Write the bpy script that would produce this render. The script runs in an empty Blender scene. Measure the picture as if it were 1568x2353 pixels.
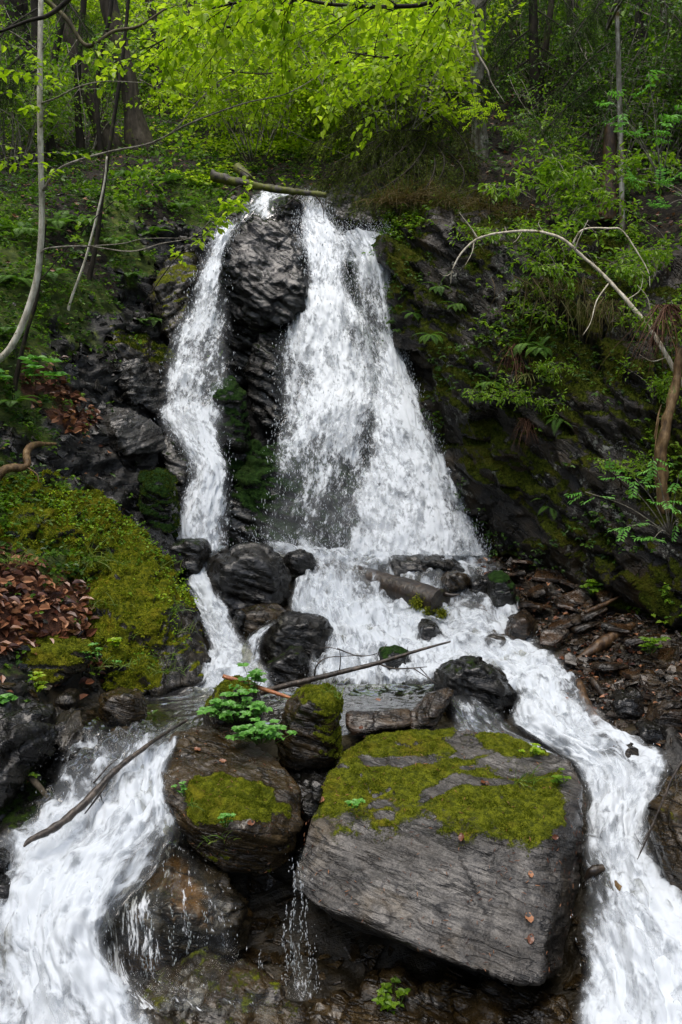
import bpy, bmesh, math, random
import numpy as np
from mathutils import Vector, Matrix

scene = bpy.context.scene
COL = scene.collection
rad = math.radians
random.seed(7)
RNG = np.random.default_rng(11)

# ------------------------------------------------------------------ camera maths
CAM = np.array([0.0, 0.0, 4.0])
PITCH = rad(8.0)
FV = 2353 * 30.0 / 36.0            # focal length in tracing units (photo traced on a 1568 x 2353 sheet)
FWD = np.array([0, math.cos(PITCH), -math.sin(PITCH)])
UPV = np.array([0, math.sin(PITCH), math.cos(PITCH)])
RGT = np.array([1.0, 0, 0])


def P(vx, vy, d):
    """world point seen at tracing position (vx, vy) whose horizontal distance is d metres"""
    r = FWD + RGT * ((vx - 784.0) / FV) + UPV * (-(vy - 1176.5) / FV)
    return CAM + r * (d / r[1])


def PZ(vx, vy, z):
    r = FWD + RGT * ((vx - 784.0) / FV) + UPV * (-(vy - 1176.5) / FV)
    return CAM + r * ((z - CAM[2]) / r[2])


def PP(lst):
    return np.array([P(*q[:3]) for q in lst])


# ------------------------------------------------------------------ noise
_perm = np.random.default_rng(3).permutation(256).astype(np.int64)
_perm = np.concatenate([_perm, _perm, _perm])
_grad = np.random.default_rng(4).normal(size=(256, 3))
_grad /= np.linalg.norm(_grad, axis=1)[:, None]


def perlin(p):
    p = np.asarray(p, float)
    i = np.floor(p).astype(np.int64)
    f = p - i
    w = f * f * f * (f * (f * 6 - 15) + 10)
    i &= 255
    out = np.zeros(len(p))
    for dx in (0, 1):
        wx = w[:, 0] if dx else 1 - w[:, 0]
        for dy in (0, 1):
            wy = w[:, 1] if dy else 1 - w[:, 1]
            for dz in (0, 1):
                wz = w[:, 2] if dz else 1 - w[:, 2]
                h = _perm[_perm[_perm[(i[:, 0] + dx) & 255] + ((i[:, 1] + dy) & 255)] + ((i[:, 2] + dz) & 255)]
                g = _grad[h]
                out += wx * wy * wz * (g[:, 0] * (f[:, 0] - dx) + g[:, 1] * (f[:, 1] - dy) + g[:, 2] * (f[:, 2] - dz))
    return out * 1.5


def fbm(p, octv=4, lac=2.1, gain=0.5):
    p = np.asarray(p, float)
    a, s, t = 1.0, np.zeros(len(p)), 0.0
    for k in range(octv):
        s += a * perlin(p + k * 17.3)
        t += a
        p = p * lac
        a *= gain
    return s / t


def ridged(p, octv=3):
    p = np.asarray(p, float)
    a, s, t = 1.0, np.zeros(len(p)), 0.0
    for k in range(octv):
        s += a * (1 - np.abs(perlin(p + k * 9.1)) * 2)
        t += a
        p = p * 2.1
        a *= .5
    return s / t


def blocks(q, seed=0):
    """fractured blocks: every cell of a jittered lattice gets its own offset and tilt; returns about -1 .. 1"""
    q = np.asarray(q, float)
    i0 = np.floor(q).astype(np.int64)
    best = np.full(len(q), 1e9)
    val = np.zeros(len(q))
    for dx in (-1, 0, 1):
        for dy in (-1, 0, 1):
            for dz in (-1, 0, 1):
                c = i0 + np.array([dx, dy, dz])
                h = _perm[_perm[_perm[(c[:, 0] + seed) & 255] + (c[:, 1] & 255)] + (c[:, 2] & 255)]
                ctr = c + .5 + _grad[h] * .5
                e = q - ctr
                d2 = (e ** 2).sum(1)
                v = _grad[(h + 37) & 255][:, 0] + (e * _grad[(h + 91) & 255]).sum(1) * 1.1
                m = d2 < best
                best[m] = d2[m]; val[m] = v[m]
    return val


def sstep(a, b, x):
    t = np.clip((x - a) / (b - a), 0, 1)
    return t * t * (3 - 2 * t)


# ------------------------------------------------------------------ object helpers
def tag(o, label=None, cat=None, group=None, kind=None):
    if label: o['label'] = label
    if cat: o['category'] = cat
    if group: o['group'] = group
    if kind: o['kind'] = kind
    return o


def empty(name, loc=(0, 0, 0)):
    o = bpy.data.objects.new(name, None)
    o.empty_display_size = .1
    o.location = loc
    COL.objects.link(o)
    return o


def mesh_np(name, v, faces, mat, smooth=True, attrs=None, uv=None, parent=None, origin=None):
    """v (n,3) world points; faces: (m,k) int array or list of such arrays"""
    v = np.asarray(v, float)
    if origin is None:
        if parent is not None:
            origin = np.array(parent.location)
        else:
            origin = np.array([v[:, 0].mean(), v[:, 1].mean(), v[:, 2].min()])
    me = bpy.data.meshes.new(name)
    if isinstance(faces, np.ndarray): faces = [faces]
    faces = [f for f in faces if len(f)]
    nl = sum(f.size for f in faces)
    npoly = sum(len(f) for f in faces)
    me.vertices.add(len(v))
    me.vertices.foreach_set('co', (v - origin).astype(np.float32).ravel())
    me.loops.add(nl)
    me.polygons.add(npoly)
    li = np.concatenate([f.ravel() for f in faces]).astype(np.int32)
    me.loops.foreach_set('vertex_index', li)
    tot = np.concatenate([np.full(len(f), f.shape[1], np.int32) for f in faces])
    st = np.concatenate([[0], np.cumsum(tot)[:-1]]).astype(np.int32)
    me.polygons.foreach_set('loop_start', st)
    me.polygons.foreach_set('loop_total', tot)
    me.polygons.foreach_set('use_smooth', np.full(npoly, smooth, bool))
    if attrs:
        for k, a in attrs.items():
            at = me.attributes.new(k, 'FLOAT', 'POINT')
            at.data.foreach_set('value', np.asarray(a, np.float32))
    if uv is not None:
        ul = me.uv_layers.new(name='UVMap')
        ul.data.foreach_set('uv', np.asarray(uv, np.float32)[li].ravel())
    me.update(calc_edges=True)
    me.validate()
    if mat is not None: me.materials.append(mat)
    o = bpy.data.objects.new(name, me)
    COL.objects.link(o)
    if parent is not None:
        o.parent = parent
        o.location = (0, 0, 0)
        if not np.allclose(origin, np.array(parent.location)):
            o.location = Vector(origin) - parent.location
    else:
        o.location = origin
    return o


def grid_faces(nr, nc):
    a = np.arange(nr * nc).reshape(nr, nc)
    return np.stack([a[:-1, :-1], a[:-1, 1:], a[1:, 1:], a[1:, :-1]], -1).reshape(-1, 4)


def catmull(pts, n):
    """resample a polyline (k, m) to n points, Catmull-Rom"""
    p = np.asarray(pts, float)
    k = len(p)
    if k == 2:
        t = np.linspace(0, 1, n)[:, None]
        return p[0] * (1 - t) + p[1] * t
    q = np.concatenate([[2 * p[0] - p[1]], p, [2 * p[-1] - p[-2]]])
    t = np.linspace(0, k - 1 - 1e-9, n)
    i = t.astype(int)
    f = (t - i)[:, None]
    a, b, c, d = q[i], q[i + 1], q[i + 2], q[i + 3]
    return .5 * ((2 * b) + (-a + c) * f + (2 * a - 5 * b + 4 * c - d) * f ** 2 + (-a + 3 * b - 3 * c + d) * f ** 3)


def normals_of(v, faces):
    n = np.zeros_like(v)
    f = faces
    fn = np.cross(v[f[:, 2]] - v[f[:, 0]], v[f[:, -1]] - v[f[:, 1]])
    for k in range(f.shape[1]):
        np.add.at(n, f[:, k], fn)
    return n / np.maximum(np.linalg.norm(n, axis=1), 1e-9)[:, None]


# ------------------------------------------------------------------ node helper
class NT:
    def __init__(s, name):
        s.m = bpy.data.materials.new(name)
        s.m.use_nodes = True
        s.t = s.m.node_tree
        s.t.nodes.clear()
        s.out = s.t.nodes.new('ShaderNodeOutputMaterial')

    def n(s, typ, ins=None, **props):
        nd = s.t.nodes.new('ShaderNode' + typ)
        for k, v in props.items(): setattr(nd, k, v)
        for k, v in (ins or {}).items():
            sk = nd.inputs[k]
            if hasattr(v, 'is_linked') or isinstance(v, bpy.types.NodeSocket): s.t.links.new(v, sk)
            else: sk.default_value = v
        return nd

    def math(s, op, a, b=0.0, c=None, clamp=False):
        ins = {0: a, 1: b}
        if c is not None: ins[2] = c
        return s.n('Math', ins, operation=op, use_clamp=clamp).outputs[0]

    def noise(s, vec, scale, detail=3.0, rough=.55, dist=0.0):
        return s.n('TexNoise', {'Vector': vec, 'Scale': scale, 'Detail': detail, 'Roughness': rough, 'Distortion': dist}).outputs[0]

    def mapping(s, vec, rot=(0, 0, 0), sc=(1, 1, 1), loc=(0, 0, 0)):
        return s.n('Mapping', {'Vector': vec, 'Rotation': rot, 'Scale': sc, 'Location': loc}).outputs[0]

    def bedmap(s, vec, nrm, sc, loc=(0, 0, 0)):
        """coordinates in the frame of a bedding plane: z runs along its normal"""
        e = Vector(nrm).to_track_quat('Z', 'Y').to_euler()
        nd = s.n('Mapping', {'Vector': vec, 'Rotation': tuple(e), 'Scale': tuple(1. / c for c in sc), 'Location': loc}, vector_type='TEXTURE')
        return nd.outputs[0]

    def range(s, x, a, b, c=0.0, d=1.0, smooth=True):
        return s.n('MapRange', {0: x, 1: a, 2: b, 3: c, 4: d}, interpolation_type='SMOOTHSTEP' if smooth else 'LINEAR').outputs[0]

    def ramp(s, x, stops):
        nd = s.n('ValToRGB', {0: x})
        e = nd.color_ramp.elements
        while len(e) < len(stops): e.new(.5)
        for el, (p, c) in zip(e, stops):
            el.position = p
            el.color = (*c, 1)
        return nd.outputs[0]

    def mixc(s, f, a, b, mode='MIX'):
        nd = s.n('Mix', None, data_type='RGBA', blend_type=mode)
        for idx, v in ((0, f), (6, a), (7, b)):
            sk = nd.inputs[idx]
            if isinstance(v, bpy.types.NodeSocket): s.t.links.new(v, sk)
            else: sk.default_value = v if not isinstance(v, tuple) else ((*v, 1) if len(v) == 3 else v)
        return nd.outputs[2]

    def attr(s, name):
        return s.n('Attribute', None, attribute_name=name).outputs['Fac']

    def obj(s):
        return s.n('TexCoord').outputs['Object']

    def bump(s, h, strength=.5, dist=.02, normal=None):
        ins = {'Height': h, 'Strength': strength, 'Distance': dist}
        if normal is not None: ins['Normal'] = normal
        return s.n('Bump', ins).outputs[0]

    def principled(s, **k):
        names = {'color': 'Base Color', 'rough': 'Roughness', 'spec': 'Specular IOR Level', 'normal': 'Normal', 'coat': 'Coat Weight',
                 'coat_rough': 'Coat Roughness', 'sss': 'Subsurface Weight', 'metal': 'Metallic', 'alpha': 'Alpha', 'trans': 'Transmission Weight'}
        ins = {}
        for a, v in k.items():
            if a == 'color' and isinstance(v, tuple) and len(v) == 3: v = (*v, 1)
            ins[names[a]] = v
        return s.n('BsdfPrincipled', ins).outputs[0]

    def mixs(s, f, a, b):
        return s.n('MixShader', {0: f, 1: a, 2: b}).outputs[0]

    def done(s, sh):
        s.t.links.new(sh, s.out.inputs['Surface'])
        return s.m
# ------------------------------------------------------------------ materials
def mat_rock(name, dark, mid, light, bed, rough=(.18, .5), brown=None, brown_amt=.0, bed_scale=14., lichen=0., moss_a=(.13, .145, .008), moss_b=(.04, .052, .004), fine=1.0, bump=.9, film=.42, cior=1.55, spc=.32, crk=.8, wob=.08):
    t = NT(name)
    o = t.obj()
    warp = t.n('Mix', {0: wob, 4: o, 5: t.n('TexNoise', {'Vector': o, 'Scale': 2.5, 'Detail': 3}).outputs[1]}, data_type='VECTOR').outputs[1]
    b1 = t.noise(t.bedmap(warp, bed, (2.0, 2.0, bed_scale)), 1.0, 5, .62, .3)
    b2 = t.noise(t.bedmap(warp, bed, (4.5, 4.5, bed_scale * 3.4), (5, 2, 1)), 1.0, 3, .6, .5)
    crack = t.math('ABSOLUTE', t.math('SUBTRACT', t.noise(t.bedmap(warp, bed, (1.6, 1.6, bed_scale * .55), (2, 8, 3)), 1.0, 4, .6, .4), .5))
    crack = t.range(crack, 0.0, .028)
    big = t.noise(o, 2.3, 4, .6)
    grain = t.noise(o, 70, 3, .65)
    f = t.math('ADD', t.math('MULTIPLY', b1, .5), t.math('MULTIPLY', b2, .25))
    f = t.math('ADD', f, t.math('MULTIPLY', big, .4))
    f = t.math('ADD', f, t.math('MULTIPLY', t.math('SUBTRACT', grain, .5), .35))
    col = t.ramp(f, [(.47, dark), (.59, mid), (.72, light)])
    if brown:
        b = t.range(t.noise(t.mapping(o, loc=(3, 1, 7)), 1.7, 4, .6), .62 - brown_amt * .4, .75 - brown_amt * .3)
        col = t.mixc(t.math('MULTIPLY', b, min(1, .55 + brown_amt * .4)), col, brown)
    col = t.mixc(t.math('MULTIPLY', t.math('SUBTRACT', 1.0, crack), crk), col, tuple(c * .5 for c in dark))
    if lichen:
        l = t.range(t.noise(t.mapping(o, loc=(9, 2, 4)), 8, 6, .8), .55, .63)
        l2 = t.range(t.noise(o, .9, 2), .46, .56)
        col = t.mixc(t.math('MULTIPLY', t.math('MULTIPLY', l, l2), lichen), col, (.2, .205, .175))
    h = t.math('ADD', t.math('MULTIPLY', b1, .7), t.math('MULTIPLY', b2, .4))
    h = t.math('ADD', h, t.math('MULTIPLY', grain, .16 * fine))
    h = t.math('ADD', h, t.math('MULTIPLY', crack, .25))
    rg = t.range(t.noise(o, 6, 4, .65), .35, .65, rough[0], rough[1])
    ms = t.attr('moss')
    mn = t.noise(t.mapping(o, loc=(1, 5, 3)), 11, 6, .75)
    mm = t.range(t.math('ADD', ms, t.math('MULTIPLY', t.math('SUBTRACT', mn, .5), 2.0)), .40, .66)
    mcol = t.mixc(t.range(t.noise(o, 24, 5, .75), .38, .62), moss_b, moss_a)
    mcol = t.mixc(t.math('MULTIPLY', t.range(t.noise(o, 3.1, 3, .6), .5, .66), .45), mcol, tuple((moss_a[0] * 1.15, moss_a[1] * .8, moss_a[2])))
    col = t.mixc(mm, col, mcol)
    rg = t.math('MAXIMUM', rg, t.math('MULTIPLY', mm, .92))
    mh = t.noise(o, 75, 3, .7)
    n1 = t.bump(h, bump, .05)
    n2 = t.bump(t.math('MULTIPLY', mh, mm), .9, .025, n1)
    sp = t.math('SUBTRACT', spc, t.math('MULTIPLY', mm, spc * .75))
    nc = t.bump(t.math('ADD', t.math('MULTIPLY', b1, .8), t.math('MULTIPLY', t.noise(o, 9, 3, .6), .5)), .55, .05)      # the water film over the stone is smoother than the stone
    wet = t.math('MULTIPLY', t.range(t.noise(t.mapping(o, loc=(6, 3, 2)), 2.6, 4, .6), .36, .58), film)
    wet = t.math('MULTIPLY', wet, t.math('SUBTRACT', 1.0, mm))
    pr = t.n('BsdfPrincipled', {'Base Color': col, 'Roughness': rg, 'Normal': n2, 'Specular IOR Level': sp, 'Coat Weight': wet, 'Coat Roughness': .1, 'Coat IOR': cior, 'Coat Normal': nc})
    return t.done(pr.outputs[0])


BED_S, BED_R, BED_C, BED_L = (.3, .3, .9), (.3, .25, .92), (.62, -.1, .77), (-.25, .3, .9)
M_SLAB = mat_rock('schist_slab', (.012, .0108, .0096), (.047, .043, .0385), (.104, .096, .087), BED_S, (.24, .5), (.07, .05, .025), .2, bed_scale=15, film=.32, crk=.7, bump=.8, spc=.4, wob=.035, fine=1.6)
M_WET = mat_rock('wet_dark_rock', (0.0019, 0.0017, 0.0015), (0.0068, 0.0061, 0.0047), (0.0223, 0.0197, 0.015), BED_R, (.12, .38), (.022, .015, .007), .05, bed_scale=10, moss_a=(.03, .055, .006), moss_b=(.012, .024, .004))
M_BROWN = mat_rock('wet_brown_rock', (0.006, 0.0041, 0.0019), (0.024, 0.0153, 0.0058), (0.0562, 0.0374, 0.0149), BED_R, (.12, .35), (.05, .03, .008), .25, bed_scale=12)
M_CLIFF = mat_rock('cliff_rock', (0.0022, 0.0017, 0.001), (0.0095, 0.0067, 0.0034), (0.031, 0.0225, 0.0115), BED_C, (.3, .6), (.03, .019, .007), .25, bed_scale=7, lichen=.95, moss_a=(.05, .062, .005), moss_b=(.014, .02, .002), bump=1., film=.06, spc=.28)
M_DOME = mat_rock('wet_dome_rock', (0.0018, 0.0017, 0.0015), (0.006, 0.0053, 0.0043), (0.018, 0.0157, 0.0125), (.45, -.15, .85), (.06, .24), None, .05, bed_scale=9, moss_a=(.03, .055, .006), moss_b=(.012, .024, .004), bump=.8, film=.36, cior=1.6)
M_MOSSY = mat_rock('mossy_rock', (0.0042, 0.0033, 0.0021), (0.0182, 0.0141, 0.0086), (0.0525, 0.0422, 0.027), (.8, -.1, .55), (.2, .5), (.03, .02, .008), .1, bed_scale=12, film=.4)
M_OUTCROP = mat_rock('outcrop_rock', (.0042, .0034, .0021), (.018, .014, .0085), (.052, .042, .027), (.8, -.1, .55), (.2, .5), (.03, .02, .008), .1, bed_scale=12, film=.4, moss_a=(.15, .155, .008), moss_b=(.04, .055, .004))
M_PLATE = mat_rock('grey_slate', (0.0048, 0.0044, 0.0037), (0.0204, 0.0188, 0.0161), (0.054, 0.0502, 0.0437), (-.25, -.2, .9), (.18, .4), None, 0, bed_scale=12)
M_GREENWET = mat_rock('algae_wet_rock', (0.0021, 0.0024, 0.0018), (0.0066, 0.0066, 0.0045), (0.0192, 0.0192, 0.0135), BED_L, (.12, .4), None, 0, bed_scale=8, moss_a=(.024, .056, .010), moss_b=(.005, .016, .003))
M_SLATE = mat_rock('slate_chip', (0.0052, 0.0036, 0.0022), (0.0234, 0.015, 0.008), (0.065, 0.0432, 0.0231), (.1, 0, 1), (.13, .4), (.06, .027, .009), .2, bed_scale=20)


def mat_ground():
    t = NT('ground_soil')
    o = t.obj()
    n1 = t.noise(o, 3, 5, .65)
    n2 = t.noise(o, 26, 5, .7)
    n3 = t.noise(o, 9, 5, .7)
    rock = t.ramp(t.noise(t.bedmap(o, BED_L, (3, 3, 13)), 1, 5, .6, .5), [(.4, (.003, .003, .003)), (.53, (.013, .012, .0105)), (.68, (.045, .042, .037))])
    soil = t.ramp(n2, [(.35, (.003, .0022, .001)), (.52, (.011, .0075, .0035)), (.7, (.04, .026, .011))])
    moss = t.ramp(n3, [(.3, (.012, .022, .003)), (.5, (.04, .062, .006)), (.7, (.10, .12, .012))])
    lit = t.ramp(n2, [(.3, (.02, .007, .004)), (.55, (.075, .028, .013)), (.75, (.15, .065, .03))])
    bed = t.ramp(n3, [(.3, (.004, .0035, .0025)), (.5, (.017, .013, .0065)), (.7, (.045, .034, .018))])
    jit = t.math('MULTIPLY', t.math('SUBTRACT', n3, .5), .9)
    def msk(a): return t.range(t.math('ADD', t.attr(a), jit), .35, .6)
    mo = msk('w_moss')
    li = msk('w_litter')
    bd = msk('w_bed')
    rk = msk('w_rock')
    col = t.mixc(rk, soil, rock)
    col = t.mixc(bd, col, bed)
    col = t.mixc(mo, col, moss)
    col = t.mixc(li, col, lit)
    rg = t.math('SUBTRACT', .9, t.math('MULTIPLY', t.math('MAXIMUM', rk, bd), .62))
    h = t.math('ADD', t.math('MULTIPLY', n2, .6), t.math('MULTIPLY', t.noise(t.bedmap(o, BED_L, (4, 4, 30)), 1, 4, .6, .5), .6))
    return t.done(t.principled(color=col, rough=rg, normal=t.bump(h, .8, .035), spec=.4))


M_GROUND = mat_ground()


def mat_water(name, sc1=(24., 9.), sc2=(62., 26.), tint=(.72, .76, .72), foamcol=(.86, .885, .90), veil=.5, soft=.13, lo=.80, hi=.36, lift=.0, gloss=.45, bstr=.35, dist=.35):
    """running water: clear film with a sheen, broken up by white foam that follows the flow (UV = metres across / along)"""
    t = NT(name)
    uv = t.n('UVMap').outputs[0]
    a = t.noise(t.mapping(uv, sc=(sc1[0], sc1[1], 1)), 1, 3, .58, dist)
    b = t.noise(t.mapping(uv, sc=(sc2[0], sc2[1], 1), loc=(3.3, 1.7, 0)), 1, 3, .62, dist * .8)
    c = t.noise(t.mapping(uv, sc=(sc1[0] * .3, sc1[1] * .3, 1), loc=(7, 2, 0)), 1, 2, .5, .3)
    n = t.math('ADD', t.math('MULTIPLY', a, .46), t.math('MULTIPLY', b, .30))
    n = t.math('ADD', n, t.math('MULTIPLY', c, .34))       # mean .55
    foam = t.attr('foam')
    thr = t.math('SUBTRACT', lo, t.math('MULTIPLY', foam, hi))
    mask = t.range(t.math('SUBTRACT', n, thr), -soft * .5, soft * .5)
    vl = t.math('MULTIPLY', t.math('POWER', t.math('MAXIMUM', foam, 0.0), 2.6), veil)
    vl = t.math('MULTIPLY', vl, t.range(t.math('ADD', c, t.math('MULTIPLY', a, .5)), .5, 1.0, .45, 1.35))
    mask = t.math('MAXIMUM', mask, vl, clamp=True)
    bmp = t.bump(n, bstr, .03)
    fnm = bmp
    if lift:      # foam is a cloud of drops that look every way, so its light comes more from above than a plain sheet's would
        fnm = t.n('VectorMath', {0: t.n('VectorMath', {0: bmp, 1: (0, 0, lift)}, operation='ADD').outputs[0]}, operation='NORMALIZE').outputs[0]
    dif = t.n('BsdfDiffuse', {'Color': (*foamcol, 1), 'Normal': fnm}).outputs[0]
    trl = t.n('BsdfTranslucent', {'Color': (*foamcol, 1), 'Normal': fnm}).outputs[0]
    fo = t.mixs(.16, dif, trl)
    gl = t.n('BsdfGlossy', {'Color': (1, 1, 1, 1), 'Roughness': .06, 'Normal': bmp}).outputs[0]
    tr = t.n('BsdfTransparent', {'Color': (*tint, 1)}).outputs[0]
    fr = t.n('Fresnel', {'IOR': 1.33, 'Normal': bmp}).outputs[0]
    cl = t.mixs(t.math('MULTIPLY', fr, gloss, clamp=True), tr, gl)
    film = t.range(t.math('ADD', t.attr('film'), t.math('MULTIPLY', t.math('SUBTRACT', n, .55), 1.2)), .2, .5)
    tp = t.n('BsdfTransparent', {'Color': (1, 1, 1, 1)}).outputs[0]
    cl = t.mixs(film, tp, cl)
    return t.done(t.mixs(mask, cl, fo))


M_FALL = mat_water('falling_water', (17., 8.), (44., 22.), tint=(.9, .93, .91), veil=.5, soft=.2, lift=.8, foamcol=(.62, .66, .70), dist=.6, gloss=.15)
M_STREAM = mat_water('stream_water', (9., 4.6), (25., 12.), tint=(.62, .60, .5), veil=.62, soft=.2, lift=.2, foamcol=(.52, .56, .60), bstr=.5, dist=.55, gloss=.25)
M_VEIL = mat_water('water_veil', (34., 8.), (80., 20.), tint=(.9, .92, .9), veil=.22, soft=.12, lift=.5, foamcol=(.55, .58, .61), gloss=.12)
M_POOL = mat_water('pool_water', (9., 5.0), (30., 12.), tint=(.55, .54, .42), veil=.3)


def mat_drop():
    t = NT('water_drops')
    d = t.n('BsdfDiffuse', {'Color': (.6, .635, .67, 1)}).outputs[0]
    tr = t.n('BsdfTranslucent', {'Color': (.6, .635, .67, 1)}).outputs[0]
    return t.done(t.mixs(.35, d, tr))


M_DROP = mat_drop()


def mat_leaf(name, c0, c1, c2, trans=.45, rough=.42, spec=.35):
    t = NT(name)
    r = t.attr('rnd')
    col = t.ramp(r, [(.0, c0), (.5, c1), (1., c2)])
    p = t.principled(color=col, rough=rough, spec=spec)
    tc = t.mixc(1.0, col, (1.15, 1.25, .55), 'MULTIPLY')
    tr = t.n('BsdfTranslucent', {'Color': tc}).outputs[0]
    return t.done(t.mixs(trans, p, tr))


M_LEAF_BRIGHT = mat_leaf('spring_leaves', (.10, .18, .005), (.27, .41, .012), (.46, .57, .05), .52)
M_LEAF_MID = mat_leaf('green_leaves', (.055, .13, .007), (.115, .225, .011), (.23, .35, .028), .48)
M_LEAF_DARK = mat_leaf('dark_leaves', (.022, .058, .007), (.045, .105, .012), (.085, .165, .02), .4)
M_NEEDLE = mat_leaf('spruce_needles', (.014, .034, .005), (.03, .064, .008), (.06, .105, .012), .25, .7, .1)
M_DRYTWIG = mat_leaf('dry_twigs', (.035, .034, .007), (.06, .08, .012), (.10, .15, .02), .3, .8, .1)
M_LITTER = mat_leaf('dead_leaves', (.045, .014, .008), (.14, .052, .024), (.38, .19, .10), .12, .35, .5)
M_MOSSBLADE = mat_leaf('moss_fronds', (.03, .042, .004), (.12, .145, .010), (.27, .275, .026), .35, .8, .1)
M_MOSSGOLD = mat_leaf('golden_moss_fronds', (.045, .065, .004), (.15, .185, .010), (.33, .33, .028), .4, .8, .1)
M_MOSSDARK = mat_leaf('dark_moss_fronds', (.02, .035, .004), (.042, .062, .006), (.085, .105, .01), .3, .8, .1)
M_GRASS = mat_leaf('grass_blades', (.06, .12, .012), (.10, .18, .02), (.26, .28, .09), .4, .5)
M_HANG = mat_leaf('hanging_grass', (.035, .06, .007), (.06, .05, .014), (.10, .07, .03), .25, .7, .2)
M_ROOTS = mat_leaf('red_roots', (.025, .011, .006), (.06, .026, .014), (.12, .06, .032), .1, .7, .2)
M_FERN = mat_leaf('fern_fronds', (.035, .10, .01), (.07, .16, .015), (.11, .22, .02), .4, .5)
M_PARSLEY = mat_leaf('herb_leaves', (.06, .20, .025), (.11, .29, .045), (.17, .39, .08), .35, .4, .4)


def mat_bark(name, a, b, c, moss=.0, rough=.8, scale=1.0, mosscol=(.06, .07, .01), wet=False):
    t = NT(name)
    o = t.obj()
    n1 = t.noise(t.mapping(o, sc=(16 * scale, 16 * scale, 3 * scale)), 1, 5, .65, .3)
    n2 = t.noise(o, 6 * scale, 4, .6)
    f = t.math('ADD', t.math('MULTIPLY', n1, .6), t.math('MULTIPLY', n2, .4))
    col = t.ramp(f, [(.40, a), (.52, b), (.63, c)])
    if moss:
        m = t.range(t.noise(t.mapping(o, loc=(4, 4, 1)), 4.5 * scale, 4, .65), .66 - moss * .3, .76 - moss * .3)
        col = t.mixc(m, col, mosscol)
    return t.done(t.principled(color=col, rough=rough, normal=t.bump(f, .7, .03), spec=.5 if wet else .25))


M_BARK_PALE = mat_bark('pale_bark', (.24, .22, .165), (.46, .43, .34), (.6, .58, .5), .12, .7, 1.6)
M_BARK_GREY = mat_bark('grey_bark', (0.0142, 0.0113, 0.0071), (0.0402, 0.0324, 0.0218), (0.0756, 0.063, 0.0456), .25, .85, .8)
M_BARK_DARK = mat_bark('dark_bark', (0.0064, 0.0048, 0.0032), (0.016, 0.0128, 0.008), (0.036, 0.0288, 0.0192), .2, .85)
M_BARK_LICHEN = mat_bark('lichen_bark', (0.0525, 0.045, 0.027), (0.15, 0.1425, 0.1125), (0.33, 0.33, 0.285), .4, .85, 1.2, (.075, .055, .01))
M_TWIG = mat_bark('twig_bark', (.07, .06, .045), (.2, .18, .14), (.34, .31, .26), 0, .7, 2)
M_WHITEWOOD = mat_bark('bleached_wood', (0.238, 0.2082, 0.1428), (0.4522, 0.4046, 0.3094), (0.6188, 0.5712, 0.476), .12, .6, 2, (.12, .10, .02))
M_WETLOG = mat_bark('wet_log', (0.0044, 0.0028, 0.0017), (0.0165, 0.0099, 0.005), (0.0468, 0.0275, 0.0121), .15, .3, 1.5, wet=True)
M_WETBRANCH = mat_bark('wet_branch', (0.0112, 0.0083, 0.006), (0.0375, 0.0277, 0.0203), (0.0975, 0.075, 0.0562), .0, .35, 2, wet=True)
M_ORANGEWOOD = mat_bark('stripped_wood', (.11, .035, .012), (.25, .085, .028), (.38, .16, .06), .0, .35, 2, wet=True)
M_ROTWOOD = mat_bark('rotten_wood', (0.0375, 0.021, 0.0075), (0.105, 0.0638, 0.0248), (0.195, 0.135, 0.0675), .25, .6, 1.5)
M_CUTWOOD = mat_bark('log_end_wood', (0.0072, 0.0054, 0.0036), (0.021, 0.0168, 0.012), (0.042, 0.0348, 0.024), .2, .5, 2.5, wet=True)
M_BANKLOG = mat_bark('bank_log', (0.018, 0.0084, 0.003), (0.06, 0.03, 0.0096), (0.12, 0.066, 0.024), .0, .45, 1.5, wet=True)
M_MOSSLOG = mat_bark('mossy_log', (0.018, 0.0156, 0.0108), (0.051, 0.045, 0.036), (0.096, 0.09, 0.078), .75, .6, 1.2, (.085, .095, .012))
# ------------------------------------------------------------------ ground: one sheet, lifted along a 45 degree normal so that banks and falls can be steep
S2 = math.sqrt(.5)
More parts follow.
